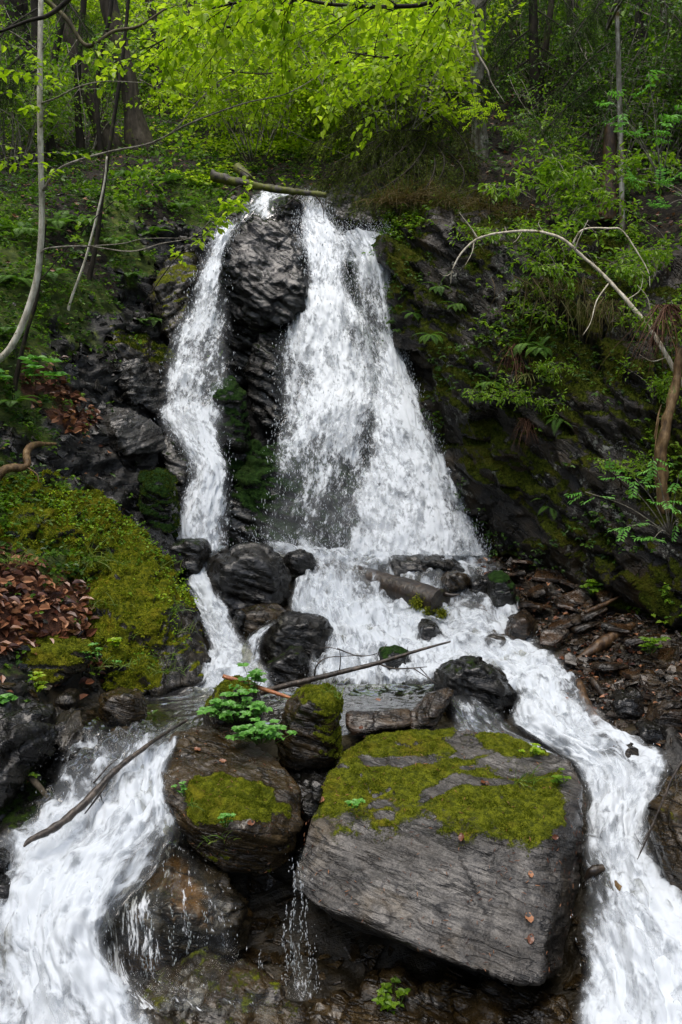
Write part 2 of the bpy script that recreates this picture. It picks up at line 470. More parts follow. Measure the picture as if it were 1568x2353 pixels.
# tracing x, tracing y, distance, cover: r rock, m moss and herbs, l leaf litter, f forest floor, b stream bed, g slate gravel
G = [
 # stream behind the falls and the valley beyond
 (600,450,12.6,'r'),(700,450,12.5,'r'),(560,430,13.0,'f'),(760,440,13.0,'r'),(680,395,14,'f'),(650,330,16,'m'),(720,300,17.5,'m'),(640,260,20,'m'),(740,180,23,'m'),(700,60,28,'f'),(700,-150,38,'f'),
 (520,300,17,'f'),(520,150,23,'f'),(500,0,29,'f'),(900,300,16,'f'),(900,150,21,'f'),(900,0,27,'f'),(900,-200,36,'f'),(500,-200,38,'f'),
 # left bank top, forest floor
 (480,420,13,'m'),(400,370,13.6,'f'),(300,370,13.8,'f'),(150,380,13.5,'f'),(0,400,12.5,'f'),(300,280,17,'f'),(100,280,16.5,'f'),(-100,260,16,'f'),(300,120,23,'f'),(50,100,22,'f'),(200,-60,30,'f'),
 (-300,300,13,'f'),(-300,100,19,'f'),
 # left bank face
 (460,480,12.5,'m'),(380,460,12.4,'f'),(280,470,12,'m'),(150,480,11.4,'f'),(30,500,10.8,'m'),
 (400,560,12,'r'),(300,580,11.4,'m'),(180,600,10.7,'f'),(60,620,10,'m'),(-100,620,9.4,'m'),
 (400,660,11.6,'r'),(300,680,11.1,'r'),(220,690,10.6,'m'),(100,720,9.8,'m'),(0,740,9.1,'m'),
 (390,780,11.2,'r'),(280,790,10.6,'r'),(180,800,10,'r'),(60,840,9,'m'),(-40,860,8.5,'m'),
 (370,880,10.8,'r'),(260,900,10.1,'r'),(150,920,9.4,'l'),(50,960,8.6,'m'),(-60,980,8.1,'m'),
 (400,980,10.5,'r'),(300,1000,9.8,'r'),(180,1020,9.1,'r'),(80,1050,8.4,'r'),(-20,1080,7.8,'m'),
 (400,1100,10.0,'r'),(330,1100,9.6,'r'),(220,1120,8.8,'r'),(120,1130,8.2,'m'),(20,1140,7.6,'m'),(-100,1150,7,'m'),
 (390,1230,9.7,'r'),(300,1200,9.0,'r'),(180,1230,8.1,'m'),(60,1230,7.5,'m'),(-60,1240,6.9,'m'),
 (330,1330,8.6,'m'),(200,1320,7.8,'m'),(80,1330,7.2,'m'),(0,1330,6.85,'l'),
 (320,1430,8.0,'m'),(200,1400,7.45,'l'),(90,1410,6.9,'l'),(0,1430,6.5,'l'),(-100,1440,6,'l'),
 (250,1500,7.3,'l'),(120,1500,6.85,'r'),(20,1520,6.25,'r'),(-80,1540,5.8,'m'),
 # behind the falls
 (520,560,12,'r'),(600,560,12.1,'r'),(700,560,12.1,'r'),(800,560,12,'r'),(880,560,12,'r'),
 (480,700,11.6,'r'),(600,720,12,'r'),(700,720,11.7,'r'),(800,720,11.6,'r'),(900,720,11.8,'r'),
 (450,850,11.2,'r'),(560,860,11.8,'r'),(620,880,11.6,'r'),(700,870,11.4,'r'),(800,870,11.3,'r'),(920,870,11.5,'r'),
 (450,1000,10.7,'r'),(560,1000,11.3,'r'),(680,1000,11,'r'),(800,1000,10.9,'r'),(950,1000,11.1,'r'),
 (460,1130,10.1,'r'),(570,1140,10.8,'r'),(700,1140,10.6,'r'),(850,1140,10.5,'r'),(1000,1140,10.8,'r'),
 (460,1240,9.9,'b'),(570,1235,10.2,'b'),(700,1250,10.25,'b'),(850,1260,10.2,'b'),(1000,1260,10.2,'b'),(1120,1260,10.1,'g'),
 # cascade bed
 (460,1330,9.3,'b'),(600,1330,9.4,'b'),(750,1320,9.6,'b'),(900,1320,9.6,'b'),(1050,1320,9.4,'b'),(1170,1310,9.3,'g'),
 (470,1410,8.7,'b'),(600,1420,8.75,'b'),(750,1420,8.9,'b'),(900,1420,8.8,'b'),(1050,1420,8.6,'b'),(1200,1400,8.6,'g'),
 (490,1500,8.05,'b'),(620,1510,8.1,'b'),(750,1500,8.15,'b'),(900,1500,8.15,'b'),(1080,1500,8.1,'b'),(1230,1490,8.0,'b'),
 # right bank of slate chips
 (1150,1285,9.6,'g'),(1250,1310,9.2,'g'),(1240,1380,8.75,'g'),(1330,1400,8.35,'g'),(1430,1440,7.9,'g'),(1330,1480,7.8,'g'),(1290,1530,7.55,'g'),(1450,1530,7.4,'g'),(1560,1520,7.2,'g'),
 (1370,1600,7.0,'g'),(1500,1620,6.8,'g'),(1620,1640,6.5,'g'),(1450,1680,6.45,'g'),(1560,1720,6.2,'r'),(1650,1760,5.95,'r'),(1600,1900,5.4,'r'),(1750,1900,5.2,'r'),
 # pool and the bed round the front boulders
 (400,1590,7.25,'b'),(600,1590,7.2,'b'),(800,1580,7.3,'b'),(980,1580,7.3,'b'),(260,1610,6.75,'b'),(150,1600,6.6,'b'),
 (500,1650,6.6,'b'),(700,1650,6.7,'b'),(900,1650,6.7,'b'),(1060,1660,6.75,'b'),(280,1660,6.35,'b'),(120,1660,6.2,'r'),
 (1180,1600,7.2,'b'),(1250,1680,6.65,'b'),(1340,1740,6.3,'b'),(1430,1790,6.05,'b'),(1430,1900,5.65,'b'),(1420,2000,5.35,'b'),(1440,2120,4.95,'b'),(1480,2250,4.6,'b'),(1520,2400,4.25,'b'),(1700,2250,4.5,'b'),(1750,2100,4.8,'r'),
 (300,1740,6.0,'b'),(200,1800,5.8,'b'),(260,1860,5.55,'b'),(120,1920,5.35,'b'),(240,1960,5.25,'b'),(130,2020,5.1,'b'),(100,2120,4.8,'b'),(140,2250,4.5,'b'),(180,2400,4.2,'b'),(-100,2100,4.7,'b'),(-100,2300,4.3,'b'),
 (20,1730,5.8,'r'),(-100,1760,5.5,'r'),(30,1850,5.5,'r'),(-80,1900,5.2,'r'),(-60,1990,5.0,'r'),
 (500,1800,6.2,'b'),(700,1800,6.3,'b'),(950,1800,6.4,'b'),(1150,1850,6.2,'b'),
 (450,2000,5.5,'b'),(650,2000,5.6,'b'),(900,2020,5.7,'b'),(1150,2050,5.6,'b'),(1320,2100,5.2,'b'),
 (400,2180,4.95,'b'),(600,2180,5.05,'b'),(850,2200,5.0,'b'),(1100,2250,4.95,'b'),(1300,2300,4.75,'b'),
 (400,2330,4.55,'b'),(600,2330,4.55,'b'),(850,2350,4.5,'b'),(1100,2380,4.5,'b'),(1300,2420,4.35,'b'),(700,2550,4.0,'b'),(1100,2600,4.0,'b'),(300,2600,3.8,'b'),(1500,2650,3.8,'b'),
 # right bank behind the rock wall, and the wooded slope above it
 (950,470,12.6,'f'),(930,700,12.3,'r'),(1000,900,11.9,'r'),(1100,1100,11.2,'r'),(1200,1220,10.6,'r'),(1350,1300,9.8,'r'),(1500,1380,9.0,'r'),(1650,1450,8.2,'r'),
 (1000,430,12.4,'f'),(1120,440,12.0,'f'),(1250,470,11.4,'f'),(1400,520,10.8,'f'),(1568,560,10.2,'f'),(1700,600,9.7,'f'),
 (1050,340,13.4,'f'),(1150,350,13.0,'f'),(1300,360,12.4,'f'),(1450,380,11.9,'f'),(1600,400,11.2,'f'),
 (1000,220,17,'f'),(1150,200,15.4,'f'),(1300,200,14.4,'f'),(1450,200,13.8,'f'),(1600,200,13,'f'),
 (1100,60,19.5,'f'),(1300,40,17.2,'f'),(1500,30,16,'f'),(1700,0,15.2,'f'),(1150,-150,25,'f'),(1400,-150,20.5,'f'),(1700,-200,18.5,'f'),
]
GP = [P(a, b, c) for a, b, c, k in G]
GC = [k for *_, k in G]
for x, y, z, k in [(-9,3,4.5,'f'),(-10,8,7,'f'),(-12,14,10.5,'f'),(-14,22,15,'f'),(-16,34,23,'f'),(-26,4,12,'f'),(-28,16,18,'f'),(-30,34,28,'f'),
                   (9,3,4.2,'f'),(10,8,7.2,'f'),(12,14,11.5,'f'),(14,22,17,'f'),(16,34,25,'f'),(26,4,13,'f'),(28,16,20,'f'),(30,34,30,'f'),
                   (0,46,30,'f'),(-14,46,31,'f'),(14,46,32,'f'),(-32,46,34,'f'),(32,46,36,'f'),(0,0,-.9,'b'),(-3.5,0,.6,'f'),(3.5,0,.6,'f'),(0,-8,-3,'b'),(-8,-8,2,'f'),(8,-8,2,'f'),(-26,-8,8,'f'),(26,-8,8,'f'),
                   (-4.2,4,1.9,'m'),(4.2,4,1.6,'r'),(-5,6,3.2,'m'),(5,6,3.0,'r')]:
    GP.append(np.array([x, y, z], float)); GC.append(k)
GP = np.array(GP)


def to_uvh(p):
    return np.stack([p[:, 0], (p[:, 1] + p[:, 2]) * S2, (-p[:, 1] + p[:, 2]) * S2], 1)


def from_uvh(u, v, h):
    return np.stack([u, (v - h) * S2, (v + h) * S2], -1)


_q = to_uvh(GP)


def _ker(r2):
    return .5 * r2 * np.log(np.maximum(r2, 1e-12))


def _fit(q, lam=.03):
    n = len(q)
    r2 = ((q[:, None, :2] - q[None, :, :2]) ** 2).sum(-1)
    A = np.zeros((n + 3, n + 3))
    A[:n, :n] = _ker(r2) + lam * np.eye(n)
    A[:n, n] = 1
    A[:n, n + 1:] = q[:, :2]
    A[n:, :n] = A[:n, n:].T
    return np.linalg.solve(A, np.concatenate([q[:, 2], np.zeros(3)]))


_w = _fit(_q)


def ground_h(u, v):
    out = np.empty(len(u))
    n = len(_q)
    for s in range(0, len(u), 40000):
        a = np.stack([u[s:s + 40000], v[s:s + 40000]], 1)
        r2 = ((a[:, None, :] - _q[None, :, :2]) ** 2).sum(-1)
        out[s:s + 40000] = _ker(r2) @ _w[:n] + _w[n] + a @ _w[n + 1:]
    return out


def _axis(segs):
    r = []
    for a, b, n in segs: r.append(np.linspace(a, b, n, endpoint=False))
    return np.concatenate(r + [[segs[-1][1]]])


_u = _axis([(-34, -12, 30), (-12, -5.5, 90), (-5.5, 5.5, 430), (5.5, 12, 90), (12, 34, 30)])
_v = _axis([(-8, 2.2, 30), (2.2, 13.8, 460), (13.8, 20, 110), (20, 58, 120)])
_U, _V = np.meshgrid(_u, _v)
_H = ground_h(_U.ravel(), _V.ravel())
_gv = from_uvh(_U.ravel(), _V.ravel(), _H)
_gf = grid_faces(len(_v), len(_u))
# cover weights: nearest control points, frayed by noise
_jit = np.stack([fbm(_gv * 1.7, 3), fbm(_gv * 1.7 + 40, 3)], 1) * .5
_uv = np.stack([_U.ravel(), _V.ravel()], 1) + _jit
_cls = {k: np.array([c == k for c in GC], float) for k in 'rmlfbg'}
_W = {k: np.empty(len(_gv)) for k in _cls}
for s in range(0, len(_uv), 40000):
    r2 = ((_uv[s:s + 40000, None, :] - _q[None, :, :2]) ** 2).sum(-1)
    wt = 1 / (r2 + .02) ** 2
    wt /= wt.sum(1)[:, None]
    for k in _cls: _W[k][s:s + 40000] = wt @ _cls[k]
_gn = normals_of(_gv, _gf)
_near = sstep(26, 14, _gv[:, 1])
_bedp = np.stack([_gv @ np.array([.9, .3, -.3]) * 1.3, _gv @ np.array([-.2, .9, .35]) * 1.3, _gv @ np.array([.38, -.25, .89]) * 6], 1)
_d = fbm(_gv * .9, 4) * .22 + _near * ((_W['r'] + _W['g'] * .5) * (ridged(_bedp, 3) - .5) * .16 + fbm(_gv * 4, 3) * .06 + _W['f'] * fbm(_gv * 2.2, 3) * .12)
_d += _near * _W['r'] * .06 * blocks(_gv * np.array([2.2, 2.2, 4.0]), 5)
_d += _near * _W['g'] * np.maximum(0, fbm(np.stack([_gv[:, 0] * 9, _gv[:, 1] * 9, _gv[:, 2] * 22], 1), 2)) * .12
_gv = _gv + _gn * (_d - .05)[:, None]
_gn = normals_of(_gv, _gf)
ground = mesh_np('ground', _gv, _gf, M_GROUND, True, {'w_rock': _W['r'], 'w_moss': _W['m'], 'w_litter': _W['l'], 'w_bed': np.clip(_W['b'] + _W['g'], 0, 1)}, origin=np.zeros(3))
tag(ground, kind='structure')


def ground_at(x, y):
    """height of the ground sheet above map point(s) (x, y): highest crossing found by marching v"""
    x = np.atleast_1d(np.asarray(x, float)); y = np.atleast_1d(np.asarray(y, float))
    best = np.full(len(x), np.nan)
    for i in range(len(x)):
        vv = np.linspace(y[i] * S2 - 4, y[i] * S2 + 32, 260)
        hh = ground_h(np.full(len(vv), x[i]), vv)
        yy = (vv - hh) * S2 - y[i]
        k = np.where((yy[:-1] <= 0) & (yy[1:] > 0))[0]
        if len(k):
            j = k[-1]
            f = -yy[j] / (yy[j + 1] - yy[j])
            v_ = vv[j] + f * (vv[j + 1] - vv[j]); h_ = hh[j] + f * (hh[j + 1] - hh[j])
            best[i] = (v_ + h_) * S2
    return best


def on_ground(vx, vy, d0=3.0, d1=45.0):
    """where the sight line of a tracing point meets the ground sheet"""
    ds = np.concatenate([np.arange(d0, 16, .05), np.arange(16, d1, .25)])
    pts = np.array([P(vx, vy, d) for d in ds])
    q = to_uvh(pts)
    g = q[:, 2] - ground_h(q[:, 0], q[:, 1])
    k = np.where((g[:-1] > 0) & (g[1:] <= 0))[0]
    if not len(k): return None
    j = k[0]
    f = g[j] / (g[j] - g[j + 1])
    return pts[j] * (1 - f) + pts[j + 1] * f
# ------------------------------------------------------------------ rocks: hulls of measured corner points, fused, weathered along the bedding
ROCKS = {}


def _frame(nrm):
    c = np.array(nrm, float); c /= np.linalg.norm(c)
    a = np.cross([0, 1, 0.2], c); a /= np.linalg.norm(a)
    return np.stack([a, np.cross(c, a), c])


def rock(name, label, hulls, mat, voxel=.02, bed=(.38, -.2, .9), ledge=.03, lf=7., lump=.05, lumpf=1.6, fine=.006, smooth=3, moss=None, mossamt=1., cat='rock', group=None, blk=None, bf=2.6, mossl=0.):
    if blk is None: blk = lump * .55
    bm = bmesh.new()
    for h in hulls:
        b2 = bmesh.new()
        for p in h: b2.verts.new(p)
        bmesh.ops.convex_hull(b2, input=list(b2.verts), use_existing_faces=False)
        loose = [v for v in b2.verts if not v.link_faces]
        bmesh.ops.delete(b2, geom=loose, context='VERTS')
        bmesh.ops.recalc_face_normals(b2, faces=list(b2.faces))
        t = bpy.data.meshes.new('t'); b2.to_mesh(t); b2.free()
        bm.from_mesh(t); bpy.data.meshes.remove(t)
    me = bpy.data.meshes.new('tmp'); bm.to_mesh(me); bm.free()
    o = bpy.data.objects.new('tmp', me); COL.objects.link(o)
    md = o.modifiers.new('r', 'REMESH'); md.mode = 'VOXEL'; md.voxel_size = voxel
    ms = o.modifiers.new('s', 'SMOOTH'); ms.factor = .5; ms.iterations = smooth
    dg = bpy.context.evaluated_depsgraph_get()
    e = o.evaluated_get(dg).to_mesh()
    n = len(e.vertices)
    v = np.empty(n * 3); e.vertices.foreach_get('co', v); v = v.reshape(-1, 3)
    f = np.array([tuple(p.vertices) for p in e.polygons if len(p.vertices) == 4])
    o.evaluated_get(dg).to_mesh_clear()
    bpy.data.objects.remove(o); bpy.data.meshes.remove(me)
    nr = normals_of(v, f)
    F = _frame(bed)
    seed = (sum(map(ord, label)) % 97) * 3.7
    q = v @ F.T + seed
    g = q[:, 2] * lf + fbm(q * np.array([.9, .9, .9]), 2) * 1.6
    s = g - np.floor(g)
    amp = .35 + .65 * sstep(-.2, .3, perlin(np.stack([q[:, 0] * 1.3, q[:, 1] * 1.3, np.floor(g) * 3.3], 1)))
    saw = (sstep(0, .22, s) - s) * amp
    d = ledge * saw * 1.6 + ledge * .8 * fbm(q * np.array([2.5, 2.5, lf * 1.6]), 4)
    d += blk * (.6 * blocks(q * np.array([1, .8, 2.2]) * bf, 3) + .4 * blocks(q * np.array([1, .8, 2.6]) * bf * 2.6, 11))
    d += lump * fbm(v * lumpf + seed, 4) + lump * .45 * np.minimum(0, .25 - np.abs(perlin(v * lumpf * 1.3 + seed * 2))) * -1.2
    d += fine * fbm(v * 22 + seed, 3)
    v = v + nr * d[:, None]
    nr = normals_of(v, f)
    if moss is None: mv = np.zeros(n)
    else: mv = np.clip(moss(v, nr) * mossamt, 0, 1)
    v = v + nr * (mv * (.010 + .022 * fbm(v * 10, 3)) * min(1, voxel / .012) + mv * mossl * fbm(v * 4.5 + 3, 3))[:, None]
    o = mesh_np(name, v, f, mat, True, {'moss': mv})
    tag(o, label, cat, group)
    ROCKS[label] = (o, v, nr, mv, f)
    return o


def blob(outline, d, th=.3, drop=.0, shrink=.6, tilt=0.0):
    """hull points from a traced outline standing at distance d, th thick towards and away from the viewer"""
    o = np.array([(q[0], q[1]) for q in outline], float)
    c = o.mean(0)
    dd = np.array([q[2] if len(q) > 2 else d + tilt * (q[1] - c[1]) / 100. for q in outline])
    pts = [P(a, b, e) for (a, b), e in zip(o, dd)]
    for (a, b), e in zip(c + (o - c) * shrink, dd): pts.append(P(a, b, e - th))
    for (a, b), e in zip(c + (o - c) * .75, dd): pts.append(P(a, b, e) + np.array([0, th, 0]))
    if drop:
        lo = [p - np.array([0, 0, drop]) for p in pts]
        pts = pts + lo
    return pts


def mup(lo, hi, amt=1.0, nz=.25, f=3.0):
    return lambda v, n: amt * sstep(lo, hi, n[:, 2] + nz * fbm(v * f, 3))


# --- the two big boulders of the foreground
def moss_slab(v, n):
    # cushion patches on the upper face; bare streaks in between
    base = sstep(.62, .80, n[:, 2] + .25 * fbm(v * 2.2, 3))
    up = sstep(1.16, 1.34, v[:, 2] + .10 * fbm(v * 2.5 + 5, 3))
    nz = fbm(v * 3.1, 3)
    b1 = sstep(.10, .05, np.abs(v[:, 1] - 5.80 + .10 * nz)) * sstep(.0, .15, v[:, 0] + .2 * nz) * sstep(.85, .6, v[:, 0] + .2 * nz)
    b2 = sstep(.09, .04, np.abs(v[:, 1] - 5.48 - .12 * (v[:, 0] - .9) + .10 * nz)) * sstep(.5, .65, v[:, 0] + .2 * nz) * sstep(1.3, 1.1, v[:, 0] + .2 * nz)
    bare = np.maximum(np.maximum(b1, b2), .9 * sstep(.16, .36, fbm(np.stack([v[:, 0] * 1.8 + 3, v[:, 1] * 2.6, v[:, 2] * 4], 1), 3)))
    bare = np.maximum(bare, sstep(1.42, 1.56, v[:, 0] + .1 * nz))
    return np.clip(up * (.35 + .75 * base) - .95 * bare, 0, 1)


PX = PP
rock('mossy_slab_boulder', 'huge grey schist boulder with a moss covered top and a bare sloping front face',
     [PX([(790,1745,5.95),(850,1690,6.15),(1020,1676,6.25),(1180,1702,6.1),(1300,1748,5.75),(1335,1800,5.5),
          (755,1800,5.6),(750,1880,5.3),(1325,1910,5.4),(1322,1960,5.35),(800,1900,5.2),
          (690,1955,5.05),(668,2040,4.9),(720,2085,4.72),(860,2110,4.55),(985,2190,4.38),(1120,2235,4.3),(1235,2258,4.3),(1268,2090,4.63),(1322,2110,5.15),(1290,2235,4.8),
          (1250,1935,4.95),(1000,1915,5.02),
          (760,2080,5.3),(900,2150,5.4),(1200,2250,5.2),(1320,2000,5.4),(800,1900,6.3),(1250,1950,6.3)])],
     M_SLAB, .0115, bed=BED_S, ledge=.008, lf=9, lump=.075, lumpf=1.7, fine=.0025, moss=moss_slab, smooth=14, blk=.016, bf=1.8)

rock('rounded_moss_boulder', 'rounded brown boulder with a bright moss cap beside the left torrent',
     [PX([(375,1730,5.75),(400,1690,5.95),(470,1660,6.2),(560,1680,6.1),(640,1740,5.8),(690,1820,5.45),(690,1890,5.25),(640,1930,5.05),
          (560,1905,4.95),(470,1890,5.0),(400,1880,5.15),(365,1790,5.5),(380,1830,5.3),
          (520,2000,5.1),(620,2010,5.15),(660,1980,5.2),(430,1940,5.15),(430,1900,5.9),(660,1900,5.9)])],
     M_BROWN, .012, bed=BED_R, ledge=.01, lf=12, lump=.05, lumpf=2.6, smooth=4, blk=.012,
     moss=lambda v, n: sstep(.30, .5, 1.05 - np.hypot((v[:, 0] - P(540,1825,5.3)[0]) / .48, (v[:, 1] - 5.25) / .40) + .35 * fbm(v * 4, 3)) * sstep(-.05, .3, n[:, 2] + .2 * fbm(v * 6, 2)))
rock('small_moss_boulder', 'knee high boulder with a mossy crown behind the two big boulders',
     [blob([(640,1680),(660,1620),(700,1585),(745,1580),(780,1600),(785,1670),(775,1730),(690,1745),(645,1730)], 6.1, .2, .12)],
     M_BROWN, .014, ledge=.015, lf=12, lump=.035, lumpf=3, moss=lambda v, n: sstep(.3, .75, n[:, 2] * .6 + sstep(P(690,1,6)[0], P(740,1,6)[0], v[:, 0]) * .55 + .3 * fbm(v * 5, 3)))

# --- rocks standing in the cascade
rock('wet_black_boulder', 'black wet boulder at the foot of the falls with water parting round it',
     [blob([(475,1320),(490,1285),(540,1258),(600,1255),(640,1275),(665,1320),(662,1375),(600,1395),(520,1400),(480,1370)], 9.05, .3, .15)],
     M_WET, .02, ledge=.03, lf=6, lump=.05, moss=mup(.75, 1.1, .5))
rock('olive_brown_rock', 'olive brown rock left of the black rock with a clear veil of water',
     [blob([(528,1440),(545,1405),(590,1393),(640,1396),(660,1410),(640,1450),(580,1475),(530,1480)], 8.45, .22, .1)], M_BROWN, .018, ledge=.02, lump=.03, moss=mup(.5, 1.0, .35))
rock('dark_grainy_rock', 'dark grainy rock in mid cascade with a thin sheet spilling off its left side',
     [blob([(600,1480),(610,1440),(650,1415),(720,1410),(755,1425),(765,1470),(740,1530),(680,1545),(610,1520)], 8.15, .25, .1)], M_WET, .018, ledge=.015, lump=.04, lumpf=2.5, fine=.012)
rock('low_dark_rock', 'low dark wedge shaped rock just above the dead branch',
     [blob([(600,1545),(620,1525),(670,1495),(700,1495),(705,1520),(690,1550),(630,1560)], 7.75, .2, .1)], M_WET, .016, lump=.03, moss=mup(.6, 1, .5))
rock('humped_dark_rock', 'long humped dark rock beside the white right hand rapid',
     [blob([(992,1570),(1000,1545),(1060,1520),(1110,1522),(1150,1550),(1185,1595),(1180,1635),(1110,1625),(1030,1600)], 7.1, .25, .15)],
     M_WET, .016, bed=(.5, -.2, .85), ledge=.02, lf=10, lump=.045, lumpf=2.2, fine=.012, moss=mup(.55, 1.0, .45))
rock('mossy_cobble', 'small mossy rock under the tip of the dead branch in the foam',
     [blob([(872,1530),(880,1500),(910,1490),(940,1500),(940,1550),(890,1555)], 7.7, .12, .1)], M_GREENWET, .016, lump=.03, moss=mup(.2, .8, .8))
rock('flat_wet_rock', 'flat wet slab at the foot of the narrow left fall',
     [blob([(375,1255),(420,1246),(470,1250),(478,1262),(430,1275),(385,1275)], 9.35, .3, .12)], M_WET, .02, lump=.03, moss=mup(.6, 1., .5))
rock('ledge_rock', 'broken dark ledge under the foaming apron of the main fall',
     [blob([(868,1312),(900,1288),(950,1284),(1050,1296),(1085,1318),(1030,1328),(930,1328)], 9.42, .22, .15)], M_WET, .02, ledge=.05, lf=9, lump=.05, moss=mup(.6, 1., .3))
rock('green_mossy_stone', 'dark moss covered stone on the right edge of the cascade',
     [blob([(1125,1330),(1150,1315),(1180,1345),(1195,1400),(1170,1425),(1135,1390)], 8.75, .2, .1)], M_GREENWET, .018, lump=.04, moss=mup(.1, .7, .9))
rock('slate_stone', 'wet slate stone below the mossy one at the rapid edge',
     [blob([(1165,1450),(1185,1420),(1215,1410),(1225,1430),(1195,1465),(1170,1470)], 8.2, .15, .1)], M_SLATE, .014, ledge=.02, lump=.03)
def stone(label, vx, vy, d, rx, ry, mat, th=.16, **k):
    o = [(vx + rx * math.cos(a) * random.uniform(.8, 1.15), vy + ry * math.sin(a) * random.uniform(.8, 1.15)) for a in np.linspace(0, 6.28, 9)[:-1]]
    return rock('stone', label, [blob(o, d, th, .08)], mat, .015, lump=.03, lumpf=3, blk=.02, bf=4, cat='stone', **k)


for lab, vx, vy, d, rx, ry, mt in [
    ('dark stone breaking the apron of foam above the broken log', 1045, 1330, 8.95, 38, 14, M_BROWN), ('small wet stone right of the foam apron under the rock wall', 1105, 1342, 8.98, 30, 12, M_WET),
    ('wet slab just right of the black boulder at the foot of the falls', 690, 1288, 9.45, 36, 18, M_WET), 
    ('dark stone under the broken end of the log', 985, 1458, 8.2, 26, 30, M_WET), ('brown stone in the white water right of the broken log', 1140, 1472, 8.13, 34, 13, M_BROWN),
     
    ('rounded stone with water running over it at the head of the left torrent', 285, 1712, 6.02, 42, 28, M_BROWN), ('wet stone left of the head of the left torrent', 170, 1752, 5.8, 30, 26, M_WET),
    ('dark stone in the upper left torrent above the fallen branch', 235, 1800, 5.6, 28, 14, M_WET),
    ('wet stone between the red log and the curved root', 1440, 1625, 6.75, 40, 40, M_WET), ('dark wet stone at the right bank below the curved root', 1500, 1690, 6.4, 42, 34, M_WET),
    ('brown stone at the water edge right of the curved root', 1455, 1725, 6.2, 22, 14, M_BROWN), ('flat wet stone high on the right bank edge', 1545, 1650, 6.55, 44, 24, M_SLATE),
    ('stone lodged in the channel between outcrop and black boulder', 440, 1300, 9.1, 26, 16, M_WET), ('small dark stone in the left channel above the pool', 552, 1415, 8.3, 14, 10, M_WET),
    ('dark stone beside the lower left edge of the big torrent', -5, 1985, 4.9, 22, 20, M_WET), ('dark stone at the shore of the pool left of the outcrop', 150, 1606, 6.5, 24, 10, M_MOSSY)]:
    stone(lab, vx, vy, d, rx, ry, mt)
# --- rocks of the pool
rock('brown_pool_stone', 'brown rounded stone standing in the shallow left pool',
     [blob([(226,1625),(240,1600),(280,1590),(320,1600),(325,1630),(300,1645),(240,1652)], 6.35, .14, .06)], M_BROWN, .013, lump=.02, lumpf=3)
rock('plant_ledge_rock', 'low mossy ledge in the pool under the green herb',
     [blob([(470,1630),(500,1585),(545,1570),(590,1585),(600,1620),(580,1660),(500,1665)], 6.45, .25, .12)], M_MOSSY, .015, lump=.03, ledge=.02, moss=mup(.55, .95, .8))
rock('tawny_slate_slab', 'tawny slate slab tilted up at the lip of the pool',
     [PP([(945,1640,6.35),(985,1595,6.55),(1030,1580,6.6),(1040,1590,6.5),(1000,1640,6.3),(950,1670,6.25),(945,1660,6.5),(1010,1625,6.75),(1035,1600,6.8),(985,1680,6.3)])],
     M_SLATE, .011, bed=(.45, -.5, .75), ledge=.02, lf=16, lump=.02)
rock('flat_slate_slab', 'flat tawny slate slab lying behind the huge boulder',
     [PP([(800,1640,6.35),(940,1632,6.4),(948,1650,6.3),(850,1672,6.2),(800,1665,6.25),(810,1690,6.2),(940,1665,6.25),(800,1650,6.8),(950,1650,6.8)])],
     M_SLATE, .011, bed=(.1, -.5, .85), ledge=.015, lf=16, lump=.02)
# --- edge rocks
rock('right_edge_boulder', 'big dark boulder cut off by the right edge of the picture',
     [PP([(1490,1900,5.05),(1500,1850,5.15),(1545,1770,5.4),(1600,1735,5.6),(1750,1720,5.6),(1520,2010,4.8),(1570,2075,4.65),(1750,2120,4.6),(1540,1900,4.85),(1640,1880,4.7),(1560,1990,5.6),(1750,1950,5.9)])],
     M_BROWN, .016, bed=(.5, -.3, .8), ledge=.03, lump=.05, moss=mup(.7, 1., .35))
rock('left_edge_boulder', 'angular dark rock at the left edge beside the pool outlet',
     [PP([(-140,1640,5.9),(0,1610,6.05),(60,1605,6.1),(118,1625,6.0),(128,1690,5.75),(100,1740,5.6),(60,1790,5.5),(0,1850,5.3),(-140,1870,5.2),(60,1690,5.55),(0,1700,5.4),(-140,1800,6.2),(100,1780,6.1)])],
     M_WET, .014, bed=(.8, -.4, .4), ledge=.02, lf=8, lump=.05, blk=.045, bf=3, moss=mup(.75, 1., .35))
rock('left_wedge_rock', 'grey wedge of rock with a hollow beneath it beside the pool outlet',
     [PP([(85,1640,6.2),(130,1625,6.3),(185,1630,6.2),(200,1690,5.95),(180,1745,5.8),(140,1725,5.8),(100,1690,5.85),(110,1700,6.4),(190,1700,6.4)])], M_MOSSY, .014, bed=(.9, -.3, .2), ledge=.02, lf=10, lump=.03)
rock('corner_stone', 'small dark stone in the foam at the lower left edge',
     [blob([(-60,2060),(-20,2010),(20,2015),(35,2060),(20,2120),(-30,2140)], 4.75, .15, .1)], M_WET, .014, lump=.03)
rock('damp_bank_rock', 'dark damp rock under moss on the lower left bank',
     [PP([(-60,1880,5.45),(20,1800,5.7),(110,1790,5.75),(140,1860,5.5),(60,1930,5.25),(-60,1960,5.1),(0,1850,5.9),(140,1880,5.9)])], M_WET, .016, lump=.05, moss=mup(.45, .95, .6))
